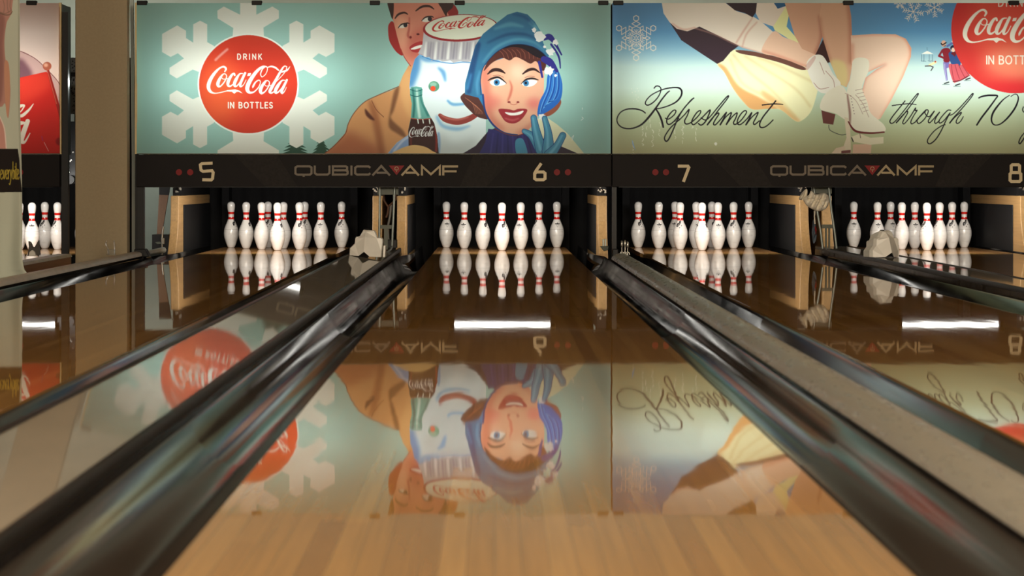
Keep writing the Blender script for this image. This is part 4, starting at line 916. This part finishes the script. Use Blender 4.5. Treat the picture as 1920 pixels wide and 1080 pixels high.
# ---------------------------------------------------------------- pin deck lamps
for n, c in LANES.items():
    r = thing('pin_deck_lamp', (c, 17.45, .53), {4: 'lit tube lamp over the far left pins, behind the mask', 5: 'lit tube lamp over the pins of lane five, behind the mask', 6: 'lit tube lamp behind the mask, mirrored white in the middle lane', 7: 'lit tube lamp over the pins of lane seven, behind the mask', 8: 'lit tube lamp behind the mask, mirrored white in lane eight'}[n], 'lamp', 'tube lamps behind the masks')
    MB().tube([(c-.36, 17.45, .53), (c+.36, 17.45, .53)], .013, 12).build('tube', M['tube'], r, smooth=60)
    MB().prism([(17.40, .66), (17.40, .60), (17.415, .55), (17.42, .55), (17.432, .587), (17.49, .599), (17.49, .66)], 'x', c-.40, c+.40).build('housing', M['wall'], r)
    area('pin_lamp_light', (c, 17.47, .535), (math.radians(80), 0, 0), .72, .03, 17, (1, .97, .92))
    for s_ in (-1, 1): MB().box(c+s_*.38-.012, c+s_*.38+.012, 17.432, 17.468, .515, .60).build('end_holder', M['black2'], r)

# ---------------------------------------------------------------- pins
PROF = [(0,1.90),(.06,2.031),(.75,2.828),(2.25,3.906),(3.375,4.51),(4.5,4.766),(5.875,4.563),(7.25,3.703),(8.625,2.472),(9.375,1.965),(10,1.797),(10.875,1.87),(11.75,2.094),(12.625,2.406),(13.5,2.547),(14.1,2.42),(14.6,1.86),(14.88,1.06),(15,.02)]
def pin_mesh():
    cv = Canvas(0, 0, 360, 381, .75, (232, 228, 222))
    rr = random.Random(11)
    for i in range(90):
        x, y = rr.uniform(4, 356), rr.uniform(10, 375); cv.ell(x, y, rr.uniform(.6, 2.2), rr.uniform(.6, 1.8), (150, 146, 140), alpha=rr.uniform(.15, .5))
    for i in range(26): cv.ell(rr.uniform(0, 360), rr.uniform(200, 370), rr.uniform(8, 26), rr.uniform(4, 12), (196, 190, 182), alpha=.22, blur=5)
    inch = 25.4
    for a, b in ((11.60, 10.82), (9.96, 9.20)): cv.poly([(-5, 381-a*inch), (365, 381-a*inch), (365, 381-b*inch), (-5, 381-b*inch)], (206, 34, 28))
    cv.poly([(-5, 381-5.92*inch), (365, 381-5.92*inch), (365, 381-5.84*inch), (-5, 381-5.84*inch)], (150, 146, 140), alpha=.55)
    cv.poly([(-5, 379.4), (365, 379.4), (365, 382), (-5, 382)], (120, 100, 80))
    K = (34, 32, 34)
    cx, cy = 90, 186                                   # small crowned maker's mark
    cv.poly([(cx-6, cy-5), (cx-8, cy-12), (cx-2.5, cy-9), (cx, cy-16), (cx+2.5, cy-9), (cx+8, cy-12), (cx+6, cy-5)], K)
    cv.stroke([(cx-25, cy-1), (cx+25, cy-1)], 6, K)
    cv.stroke([(cx-15, cy+6), (cx+15, cy+6)], 1.8, (90, 88, 88)); cv.stroke([(cx-15, cy+10), (cx+15, cy+10)], 1.4, (110, 108, 108))
    cv.stroke([(cx-12, cy+14), (cx-8, cy+19), (cx+8, cy+19), (cx+12, cy+14)], 1.2, (120, 118, 118)); cv.poly([(cx-4, cy+22), (cx+4, cy+22), (cx, cy+27)], (80, 78, 78))
    cx, cy = 250, 178                                  # slanted brush script and two stars
    f = affine(cx-30, cy+20, .078, .074, rot=-.72)
    script = [[(103,628,90),(200,420,110),(330,380,90),(260,520,90),(180,640,80)], [(330,640,60),(420,450,90),(470,600,90),(560,450,90),(600,620,80)], [(620,620,60),(700,380,110),(760,610,80),(840,450,80),(930,600,60)], [(200,700,60),(560,690,70),(960,640,50)]]
    for st in script: cv.stroke(f(st), 3, K)
    for x, y in ((cx-2, cy+27), (cx+17, cy+12)):
        cv.poly([(x+(6.5 if i % 2 == 0 else 3)*math.cos(math.pi*i/5-1.2), y+(6 if i % 2 == 0 else 3)*math.sin(math.pi*i/5-1.2)) for i in range(10)], (78, 76, 76))
    zs = [p[0] for p in PROF]; rs = [p[1] for p in PROF]
    # smooth radius by catmull-rom on the profile
    cr_ = catmull([(z, r) for z, r in PROF], False, 12)
    def rad(py):
        z = (381-py)/25.4
        return np.interp(z, cr_[:, 0], cr_[:, 1])/2*.0254
    def xyz(gx, gy):
        t = np.radians(gx); r = rad(gy); return r*np.cos(t), r*np.sin(t), (381-gy)/1000
    o = grid_sheet('bowling_pin', cv, xyz, M['pin'], None)
    me = o.data
    bm = bmesh.new(); bm.from_mesh(me); bmesh.ops.remove_doubles(bm, verts=bm.verts, dist=2e-5)
    bmesh.ops.holes_fill(bm, edges=[e for e in bm.edges if e.is_boundary]); bmesh.ops.recalc_face_normals(bm, faces=bm.faces); bm.to_mesh(me); bm.free()
    return o
pin0 = pin_mesh(); first = [True]
ROWS = {1: (0, 0), 2: (-.1524, 1), 3: (.1524, 1), 4: (-.3048, 2), 5: (0, 2), 6: (.3048, 2), 7: (-.4572, 3), 8: (-.1524, 3), 9: (.1524, 3), 10: (.4572, 3)}
PN = {1: 'front point of the rack', 2: 'left one of the second row', 3: 'right one of the second row', 4: 'left end of the third row', 5: 'middle of the third row', 6: 'right end of the third row',
      7: 'leftmost of the back row', 8: 'second from left in the back row', 9: 'third from left in the back row', 10: 'rightmost of the back row'}
FACE = {4: {1: ('c', 8), 5: ('s', -10), 3: ('s', -30), 2: ('c', 150), 6: ('s', 150)},
        5: {7: ('s', 62), 4: ('s', 72), 2: ('s', -68), 8: ('s', 5), 1: ('s', 78), 5: ('s', -60), 3: ('s', 28), 9: ('s', 10), 6: ('c', -5), 10: ('s', 0)},
        6: {7: ('c', 10), 4: ('c', -10), 2: ('s', 55), 1: ('s', 38), 3: ('c', -20), 6: ('s', -55), 10: ('c', 5)},
        7: {7: ('s', 34), 4: ('c', 0), 8: ('s', 150), 2: ('s', -8), 5: ('c', 20), 1: ('s', 80), 9: ('s', 34), 3: ('c', 0), 6: ('s', -5), 10: ('c', -16)},
        8: {7: ('c', -5), 4: ('c', 0), 8: ('c', 18), 2: ('s', -75), 5: ('c', 0), 1: ('s', -45), 3: ('s', -65), 6: ('s', -6), 10: ('s', 10)}}
LN = {4: 'on the far left lane', 5: 'under the red disc', 6: 'on the middle lane', 7: 'under the word Refreshment', 8: 'on the far right lane'}
for n, c in LANES.items():
    for k, (dx, row) in ROWS.items():
        if k not in FACE[n]: continue
        kind, ang = FACE[n][k]
        o = pin0 if first[0] else pin0.copy()
        if first[0]: first[0] = False
        else: COL.objects.link(o)
        o.location = (c+dx, 18.4+.264*row, 0)
        a = 90 if kind == 'c' else 250
        o.rotation_euler = (0, 0, math.radians(-90-a+ang))
        tag(o, 'white red-banded bowling pin, %s %s' % (PN[k], LN[n]), 'bowling pin', 'pins %s' % LN[n])

# ---------------------------------------------------------------- kickbacks and pits
def kick(x0, x1, plate, label):
    r = thing('kickback_board', ((x0+x1)/2, 17.78, 0), label, 'kickback board', 'plywood kickback boards beside the pins')
    pf = [(17.56, -.12), (17.6, .0), (17.66, .06), (17.72, .14), (17.765, .24), (17.78, .34), (17.78, .437), (19.7, .437), (19.7, -.12)]
    MB().prism(pf, 'x', x0, x1).build('plywood_panel', M['ply'], r, bevel=.006)
    for s_ in plate:
        xa, xb = ((x1, x1+.008) if s_ > 0 else (x0-.008, x0))
        MB().box(xa, xb, 18.02, 19.69, -.02, .365).build('kick_plate', M['rubber'], r, bevel=.002)
    MB().box(x0-.0, x1+.0, 17.9, 19.7, .437, .59).build('top_bracket', M['black2'], r)
    b = MB(); rr = random.Random(int(x0*100))
    for i in range(6):
        yy = 17.86+rr.random()*.03; xx = x0+(x1-x0)*rr.random(); zz = .455+rr.random()*.05
        b.box(xx-.006, xx+.006, yy, 17.9, zz, zz+.008+.02*rr.random())
    b.build('bracket_bolts', M['chrome'], r)
kick(-2.477, -2.413, (1,), 'plywood kickback at the left end of lane five pins, with dark plate')
kick(-.930, -.858, (-1,), 'plywood kickback at the right end of lane five pins, left of the metal stand')
kick(-.742, -.672, (1,), 'plywood kickback at the left end of lane six pins, right of the metal stand')
kick(.795, .866, (-1, 1), 'plywood kickback between lane six and lane seven pins')
kick(2.342, 2.411, (-1,), 'plywood kickback at the right end of lane seven pins, behind the hanging cloth')
kick(2.520, 2.590, (1,), 'plywood kickback at the left end of lane eight pins, behind the ladder stand')
kick(4.034, 4.104, (-1,), 'plywood kickback at the far right edge beside lane eight pins')
for n, c in LANES.items():
    r = thing('pit_curtain', (c, 19.7, 0), 'black curtain hanging behind the pins %s' % LN[n], 'curtain', 'black pit curtains')
    xs = np.linspace(c-.785, c+.785, 49); b = MB()
    if n == 5: xs = np.linspace(c-.72, c+.785, 49)
    if n == 4: xs = np.linspace(c-.785, c+.58, 49)
    b.v = [(x, 19.75+.012*math.sin(x*40), z) for z in (-.34, 1.6) for x in xs]; k = len(xs); b.f = [(i, i+1, k+i+1, k+i) for i in range(k-1)]; b.m = [0]*(k-1)
    b.build('cloth', M['black'], r, smooth=True)
    r = thing('pinsetter', (c, 18.4, .6), 'black underside of the pin machine over the pins %s' % LN[n], 'pin machine', 'pin machines')
    MB().box(c-.66, c+(.66 if n != 4 else .2), 17.492, 19.70, .60, 1.5 if n != 4 else 1.09).build('housing', M['black'], r)
    for s_ in (-1, 1): MB().box(c+s_*.54-.03, c+s_*.54+.03, 19.5, 19.72, ZF, .60).build('support_leg', M['black'], r)
for xa, xb, lab in ((-.90, -.75, 'lane five and lane six'), (2.37, 2.56, 'lane seven and lane eight')):
    o = MB().box(xa-.03, xb+.03, 19.78, 19.85, ZF, 1.4).build('gap_backing', M['black'])  # black sheet added so the gap between the boards stays dark
    tag(o, 'added black backing in the gap between the kickbacks of %s' % lab, 'panel', 'black gap backings')

# ---------------------------------------------------------------- ball hoods on the wide capping
def hood(loc, rot, label, tilt=0):
    r = thing('ball_hood', (0, 0, 0), label, 'plastic hood', 'grey plastic hoods on the wide capping')
    u = .000508
    out = [(105,950),(106,862),(165,800),(168,728),(180,712),(225,700),(245,660),(268,616),(410,616),(430,650),(455,708),(505,702),(526,722),(530,760),(522,870),(520,950)]
    P = [((x-312)*u, (950-z)*u) for x, z in out]
    n = len(P)
    b = MB()
    back = [(x*.74, .13, z*.82) for x, z in P]; mid = [(x, .03, z) for x, z in P]
    fr = [(x*.95, 0.0, max(0, z*.975)) for x, z in P]
    V = back+mid+fr; F = [list(range(n-1, -1, -1))]
    for a_, b_ in ((0, n), (n, 2*n)):
        F += [(a_+i, a_+i+1, b_+i+1, b_+i) for i in range(n-1)]
    rt = len(V); V += [(-.006, -.045, (950-706)*u), (-.006, -.075, (950-890)*u), (-.04, -.05, 0.001), (.03, -.05, 0.001), (-.006, -.012, (950-640)*u)]
    q = 2*n
    F += [[q+0, q+1, q+2, q+3, q+5, rt+0, rt+1, rt+2], [q+15, rt+3, rt+1, rt+0, q+10, q+11, q+12, q+13, q+14]]
    F += [[q+5, q+6, rt+4, rt+0], [q+6, q+7, q+8, q+9, rt+4], [rt+4, q+9, q+10, rt+0], [q+3, q+4, q+5]]
    b.add(V, F).build('shell', M['hood'], r, bevel=.003)
    MB().add([(-.04, -.046, .002), (.03, -.046, .002), (-.006, -.060, .028)], [(0, 1, 2)]).build('mouth', M['black'], r)
    MB().tube([(.0, .035, .160), (.0, .035, .174)], .014, 12).build('knob', M['black2'], r, smooth=40)
    MB().box(.112, .125, .02, .16, 0, .075).build('side_flap', M['hood'], r, bevel=.002)
    r.location = loc; r.rotation_euler = (0, tilt, rot)
    return r
hood((-.826, 14.9, .068), 0, 'pale grey faceted plastic hood on the capping between lanes five and six', .06)
hood((2.515, 14.9, .0635), math.radians(28), 'pale grey faceted plastic hood on the capping between lanes seven and eight')

# ---------------------------------------------------------------- stands, cables, cloth
def stand(rails, barz, label, xc, D=16.62):
    r = thing('metal_stand', (xc, D, .06), label, 'metal stand', 'pale metal stands behind the masks')
    for pl in rails: MB().tube([(px(a, D), D+dy, pz(b, D)) for a, b, dy in pl], .0085, 10).build('rail', M['steel'], r, smooth=60)
    (a0, a1, b0, b1), (c0, c1, d0, d1), vs_ = barz
    MB().box(px(a0, D), px(a1, D), D+.01, D+.03, pz(b1, D), pz(b0, D)).build('top_plate', M['greenmetal'], r)
    MB().box(px(c0, D), px(c1, D), D+.0, D+.025, pz(d1, D), pz(d0, D)).build('crossbar', M['greenmetal'], r)
    for v0, v1 in vs_: MB().box(px(v0, D), px(v1, D), D+.01, D+.03, .0605, pz(d1, D)).build('upright', M['greenmetal'], r)
    return r
stand([[(712.5, 345, 0), (712, 400, 0), (711, 445, 0), (709, 468, 0)], [(740, 345, 0), (738, 400, 0), (736, 440, 0), (735, 462, 0), (733, 468, -.1), (727, 472, -.3)]],
      ((708, 747, 338, 365), (712, 736, 422, 429), ((720, 727),)), 'pale tubular metal stand between the kickbacks of lanes five and six', -.80)
stand([[(1525, 345, 0), (1532, 395, 0), (1538, 430, 0), (1542.5, 466, 0)], [(1553, 345, 0), (1559, 395, 0), (1565, 435, 0), (1568.5, 466, 0)]],
      ((1522, 1560, 338, 363), (1541, 1562, 421, 428), ((1548, 1551), (1554, 1557))), 'pale ladder-like metal stand between lanes seven and eight, with cloth tied on', 2.38)
D = 17.02
r = thing('cable_bundle', (px(728, D), D, .3), 'brown and grey cables hanging behind the metal stand of lane five and six', 'cable')
MB().tube([(px(718, D), D, pz(340, D)), (px(720, D), D, pz(376, D)), (px(728, D), D, pz(388, D)), (px(727, D), D, pz(400, D)), (px(724, D), D, pz(408, D))], .008).build('brown_cable', M['cable'], r, smooth=60)
MB().tube([(px(745, D), D, pz(340, D)), (px(742, D), D, pz(374, D)), (px(729, D), D+.01, pz(386, D))], .007).build('brown_cable', M['cable'], r, smooth=60)
MB().tube([(px(733, D), D+.02, pz(384, D)), (px(731, D), D+.02, pz(405, D)), (px(727, D), D+.02, pz(425, D)), (px(728, D), D+.02, pz(449, D))], .0085).build('grey_hose', M['greycable'], r, smooth=60)
o = MB().box(px(727, 17.0), px(745, 17.0), 16.92, 17.02, .0605, pz(449, 17.0)).build('junction_box', M['black2'], bevel=.004)
tag(o, 'small black box on the capping end behind the metal stand of lanes five and six', 'box')

def cloth_blob(outl, D, depth, m, name, parent=None, seed=1, inner=7):
    """a bunched cloth: traced outline given thickness and vertical folds"""
    cv_ = catmull(outl, True, 6); n = len(cv_); c = cv_.mean(0); rr = random.Random(seed)
    b = MB(); V = []; F = []
    for side in (-1, 1):
        for k in range(inner):
            t = 1-k/inner
            for i in range(n):
                x, y = c+(cv_[i]-c)*t
                bulge = math.sqrt(max(0, 1-t*t))*depth
                fold = .02*math.sin((x*.55+y*.16)+1.3*math.sin(y*.1))*min(1, (1-t)*3)
                V.append((px(x, D), D+side*(bulge+.002)+(fold if side < 0 else 0), pz(y, D)))
        V.append((px(c[0], D), D+side*depth, pz(c[1], D)))
    st = inner*n+1
    for s_ in (0, 1):
        o_ = s_*st
        for k in range(inner-1):
            for i in range(n): F.append((o_+k*n+i, o_+k*n+(i+1) % n, o_+(k+1)*n+(i+1) % n, o_+(k+1)*n+i))
        for i in range(n): F.append((o_+(inner-1)*n+i, o_+(inner-1)*n+(i+1) % n, o_+inner*n))
    for i in range(n): F.append((i, (i+1) % n, st+(i+1) % n, st+i))
    return b.add(V, F).build(name, m, parent, smooth=75)
r = thing('hanging_rag', (px(1530, 16.6), 16.56, .35), 'crumpled off-white cloth tied to the ladder-like stand between lanes seven and eight', 'cloth')
cloth_blob([(1505,371),(1516,366),(1521,358),(1530,364),(1545,362),(1553,367),(1554,380),(1549,391),(1536,396),(1525,393),(1512,385)], 16.57, .035, M['rag'], 'bunched_cloth', r, 2)
cloth_blob([(1503,362),(1512,354),(1514,360),(1512,370),(1505,375),(1498,373)], 16.57, .014, M['rag'], 'hanging_flap', r, 3, 5)
D = 16.66
MB().tube([(px(1529, D), D, pz(390, D)), (px(1527, D), D, pz(405, D)), (px(1528, D), D, pz(420, D))], .005).build('cord', M['rag'], r, smooth=60)
r2 = thing('hanging_strap', (px(1527, 16.72), 16.72, .1), 'blue-grey strap with a red edge hanging below the off-white cloth', 'strap')
cloth_blob([(1525,412),(1529,420),(1531,440),(1529,452),(1525,456),(1522,440),(1523,422)], 16.72, .012, M['navy'], 'strap_cloth', r2, 4, 5)
cloth_blob([(1528,424),(1531,430),(1530,440),(1528,436)], 16.705, .008, M['redcloth'], 'red_edge', r2, 5, 4)
MB().tube([(px(1528, 16.72), 16.72, pz(414, 16.72)), (px(1526.5, 16.72), 16.72, pz(395, 16.72))], .004).build('strap_cord', M['rag'], r2, smooth=60)

# small clips standing on the narrow capping
D = 15.75
for i, (p, t_) in enumerate(((1166, 451), (1171.5, 450), (1176, 452))):
    r = thing('metal_peg', (px(p, D), D, .05), ('bright metal peg on the narrow capping, left of three', 'bright metal peg on the narrow capping, middle of three', 'bright metal peg on the narrow capping, right of three')[i], 'metal peg', 'metal pegs on the narrow capping')
    x = px(p, D); zt = pz(t_, D); y = D-.03*i
    MB().tube([(x, y, .05), (x, y, zt-.045), (x, y, zt-.04)], .0035, 8).build('stem', M['chrome'], r, smooth=60)
    MB().tube([(x, y, zt-.045), (x, y, zt-.035), (x, y, zt-.008), (x, y, zt)], [.005, .0085, .0075, .003], 10).build('tip', M['chrome'], r, smooth=60)
    MB().tube([(x-.012, y, .052), (x-.009, y, .066), (x, y, .074), (x+.009, y, .066), (x+.012, y, .052)], .003, 8).build('foot_ring', M['chrome'], r, smooth=60)
D = 16.9
r = thing('spring_clip', (px(1132, D), D, .02), 'pale blue metal clip at the foot of the kickback between lanes six and seven', 'clip')
for a_ in (1129.5, 1133.5): MB().box(px(a_, D), px(a_+3, D), D-.012, D-.004, pz(463, D), pz(448, D)).build('clip_blade', M['steel'], r, bevel=.002)
MB().prism([(px(1125, D), pz(462, D)), (px(1141, D), pz(461, D)), (px(1140, D), pz(469, D)), (px(1132, D), pz(471, D))], 'y', D-.02, D+.03).build('clip_base', M['greenmetal'], r, bevel=.003)
D = 15.6
r = thing('clear_bracket', (px(209, D), D, .05), 'small clear plastic bracket standing on the pale rail in front of the pillar', 'plastic bracket')
xb = px(209, D)
for s_ in (-1, 1):
    MB().tube([(xb+s_*.02, D, .056), (xb+s_*.022, D, .09), (xb+s_*.034*(.6 if s_ > 0 else 1.1), D, .125), (xb+s_*.02*(.8 if s_ > 0 else 1.7), D, .15)], [.004, .0045, .006, .004], 8).build('prong', M['clear'], r, smooth=60)
MB().box(xb-.035, xb+.03, D-.008, D+.008, .0545, .06).build('foot_plate', M['clear'], r, bevel=.002)
MB().box(xb-.028, xb+.024, D-.004, D+.004, .06, .092).build('web', M['clear'], r, bevel=.002)
D = 14.6
r = thing('ball_stop', (px(63, D), D, .05), 'dark grey forked plastic piece in front of the far left pins', 'plastic piece')
MB().prism([(px(a, D), max(.0505, pz(b, D))) for a, b in ((52, 480), (55, 462), (54, 452), (58, 455), (61, 463), (66, 463), (70, 456), (73, 450), (73, 462), (75, 478))], 'y', D-.02, D+.03).build('fork', M['darkgrey'], r, bevel=.003)
MB().prism([(px(a, D), max(.0505, pz(b, D))) for a, b in ((56, 480), (58, 472), (63, 468), (68, 472), (70, 480))], 'y', D-.05, D-.021).build('pale_lip', M['hood'], r, bevel=.004)

# ---------------------------------------------------------------- pillar, drape and machine bits on the left
o = MB().box(-2.906, -2.545, 16.1, 16.22, ZF, ZC).build('pillar', M['pillar'], bevel=.008)
tag(o, 'tan brown square pillar standing left of the teal poster', 'pillar')
r = thing('banner_column', (-3.15, 13.2, ZF), 'column wrapped in a grey-green printed cloth banner at the far left edge', 'banner')
MB().box(-2.99, -2.80, 13.1, 13.2, ZF, ZC).build('column', M['pillar'], r)
cv = Canvas(-60, -120, 38, 532, 1.2, (182, 187, 172))
G8 = crop(0, 0, 3.6); G2 = crop(0, 280, 3.857)
cv.poly(G8((-200,-200),(80,-200),(85,60),(70,110),(45,160),(30,280),(40,420),(70,560),(70,680),(55,800),(35,700),(10,720),(-40,700),(-200,500)), (176, 132, 122), smooth=True)
cv.poly(G8((-60,130),(30,110),(20,300),(24,480),(0,700),(-80,600)), (136, 96, 92), smooth=True, alpha=.8, blur=4)
cv.poly(G8((30,430),(60,430),(70,600),(52,790),(34,650)), (192, 142, 118), smooth=True)
cv.stroke(G8((-20,80),(30,100),(70,98),(86,78)), 1.6, (112, 92, 80)); cv.stroke(G8((-20,70),(30,92),(80,70)), 1.0, (120, 98, 84))
for st in (((20,0),(30,40),(25,85)), ((50,0),(52,50),(60,85)), ((75,0),(70,40),(80,70))): cv.stroke(G8(*st), 1.0, (130, 108, 96))
cv.poly(G8((-100,760),(0,790),(30,860),(46,1005),(-100,1005)), (190, 140, 130)); cv.stroke(G8((0,790),(30,870),(42,1000)), 2.2, (220, 200, 190))
cv.poly([(-175,280),(33,279),(35.5,300),(36,330),(38.5,360),(-175,364)], (36, 31, 30))
YL = (178, 158, 62)
for st in ([(2,188),(18,172),(16,150),(8,152),(4,180),(8,212),(16,214),(22,200)], [(24,150),(30,214),(38,150)], [(42,186),(54,170),(52,150),(45,152),(41,182),(45,212),(52,212),(56,200)], [(58,150),(58,214)], [(58,170),(64,150),(70,150)],
           [(70,150),(75,205)], [(82,148),(72,225),(66,254),(62,248)], [(90,90),(88,214)], [(88,170),(95,150),(100,170),(98,206),(90,214)], [(104,150),(104,214)], [(105,125),(105,130)], [(112,100),(111,205),(116,214)], [(107,145),(118,143)],
           [(120,186),(130,170),(128,148),(122,150),(118,180),(121,212),(128,214),(132,200)],
           [(-60,150),(-52,214),(-44,150)], [(-40,186),(-28,170),(-30,150),(-38,152),(-42,182),(-38,212),(-28,212)], [(-20,150),(-14,214),(-8,150)]):
    cv.stroke(G2(*st), 1.3, YL)
def drape_xyz(gx, gy):
    edge = np.interp(gy, [-120, 200, 290, 400, 470, 490, 505, 515, 532], [35.5, 36.5, 39, 42, 44.5, 47, 51, 60, 62])
    u = (gx+60)/98
    xx = gx+(edge-38)*np.clip((gx-8)/30, 0, 1)
    fold = .03*np.sin(u*8+1+gy*.004)*np.clip((gy-330)/150, 0, 1)+.012*np.sin(u*16+1)*np.clip((gy-200)/300, 0, 1)
    y = 12.98+fold-.05*np.clip((gy-420)/110, 0, 1)+.012*np.clip((u-.97)/.03, 0, 1)*np.clip((500-gy)/60, 0, 1)
    return (xx-VPX)*12.98/FPX, y, H-(gy-VPY)*12.98/FPX
grid_sheet('cloth', cv, drape_xyz, M['clothprint'], r)
D = 18.4
o = MB().box(-3.462, px(141, D), D, D+.3, .53, pz(228, D)).build('machine_cabinet', M['black2']); tag(o, 'black machine column in the gap left of the pillar', 'machine')
b = MB().box(px(127, D), px(140, D), D-.03, D, pz(228, D)+.001, pz(214, D)).build('light_block', M['steel'], o)
b = MB(); 
rr = random.Random(8)
for i in range(9): 
    a_, c_ = px(128+rr.random()*10, D), pz(274+rr.random()*60, D); b.box(a_-.006, a_+.006, D-.02, D-.001, c_, c_+.012)
b.build('bolt_heads', M['chrome'], o)
MB().tube([(px(133, D), D-.05, pz(337, D)), (px(133, D), D-.001, pz(337, D))], .035, 20).build('pulley', M['black2'], o, smooth=40)
t = NT('perforated_steel'); vo = t.n('ShaderNodeTexVoronoi'); vo.inputs['Scale'].default_value = 1; t.l(t.mapped((55, 55, 55)), vo.inputs['Vector'])
t.l(t.ramp(vo.outputs['Distance'], [(.32, (.005, .005, .005)), (.4, (.16, .16, .15))]), t.b.inputs['Base Color']); M['perf'] = t.m
r = thing('guard_panel', (px(133, 19), 19, pz(180, 19)), 'dark perforated guard panel high in the gap left of the pillar', 'guard panel')
MB().box(px(120, 19), px(150, 19), 19, 19.02, pz(214, 19), pz(108, 19)).build('perforated_sheet', M['perf'], r)
MB().box(px(120, 19), px(150, 19), 18.985, 19.0, pz(144, 19), pz(136, 19)).build('guard_bar', M['black2'], r)
D = 18.9
r = thing('leaning_board', (px(305, D), D, 0), 'brown board leaning behind the left kickback of lane five', 'board')
MB().prism([(px(a, D), pz(b_, D)) for a, b_ in ((294, 440), (303, 440), (318, 352), (299, 352))], 'y', D, D+.03).build('board_panel', M['brownboard'], r)
MB().prism([(px(a, D), pz(b_, D)) for a, b_ in ((299, 365), (317, 366), (322, 335), (299, 335))], 'y', D-.02, D-.001).build('top_bracket', M['black2'], r)
r = thing('equipment_box', (px(300, 18.6), 18.6, 0), 'low black box behind the pipe at the left end of lane five', 'box')
MB().box(px(285, 18.6), px(316, 18.6), 18.6, 18.85, ZF, pz(440, 18.6)).build('case', M['black2'], r)
MB().prism([(px(a, 18.6), pz(b_, 18.6)) for a, b_ in ((291, 454), (300, 453), (303, 457), (296, 458))], 'y', 18.59, 18.6).build('label_plate', M['greenmetal'], r)
r = thing('metal_rod', (px(304, 18.3), 18.3, 0), 'bright bent metal rod standing at the left end of lane five', 'rod')
D = 18.3
MB().tube([(px(306.5, D), D, pz(425, D)), (px(305, D), D, pz(435, D)), (px(304, D), D, pz(448, D)), (px(304, D), D, pz(460, D)), (px(304, D), D, ZF)], .007).build('shaft', M['chrome'], r, smooth=60)
MB().box(px(303, D), px(309, D), D-.02, D-.008, pz(458, D), pz(446, D)).build('clasp', M['chrome'], r, bevel=.003)

o = MB().prism([(px(243.5, 16.9), pz(-4, 16.9)), (px(250, 16.9), pz(-4, 16.9)), (px(255, 16.9), pz(470, 16.9)), (px(255, 16.9), ZF), (px(247, 16.9), ZF), (px(247, 16.9), pz(300, 16.9))], 'y', 16.9, 16.93).build('panel_edge', M['hoodwhite'])
tag(o, 'narrow white panel edge between the pillar and the teal poster', 'panel')
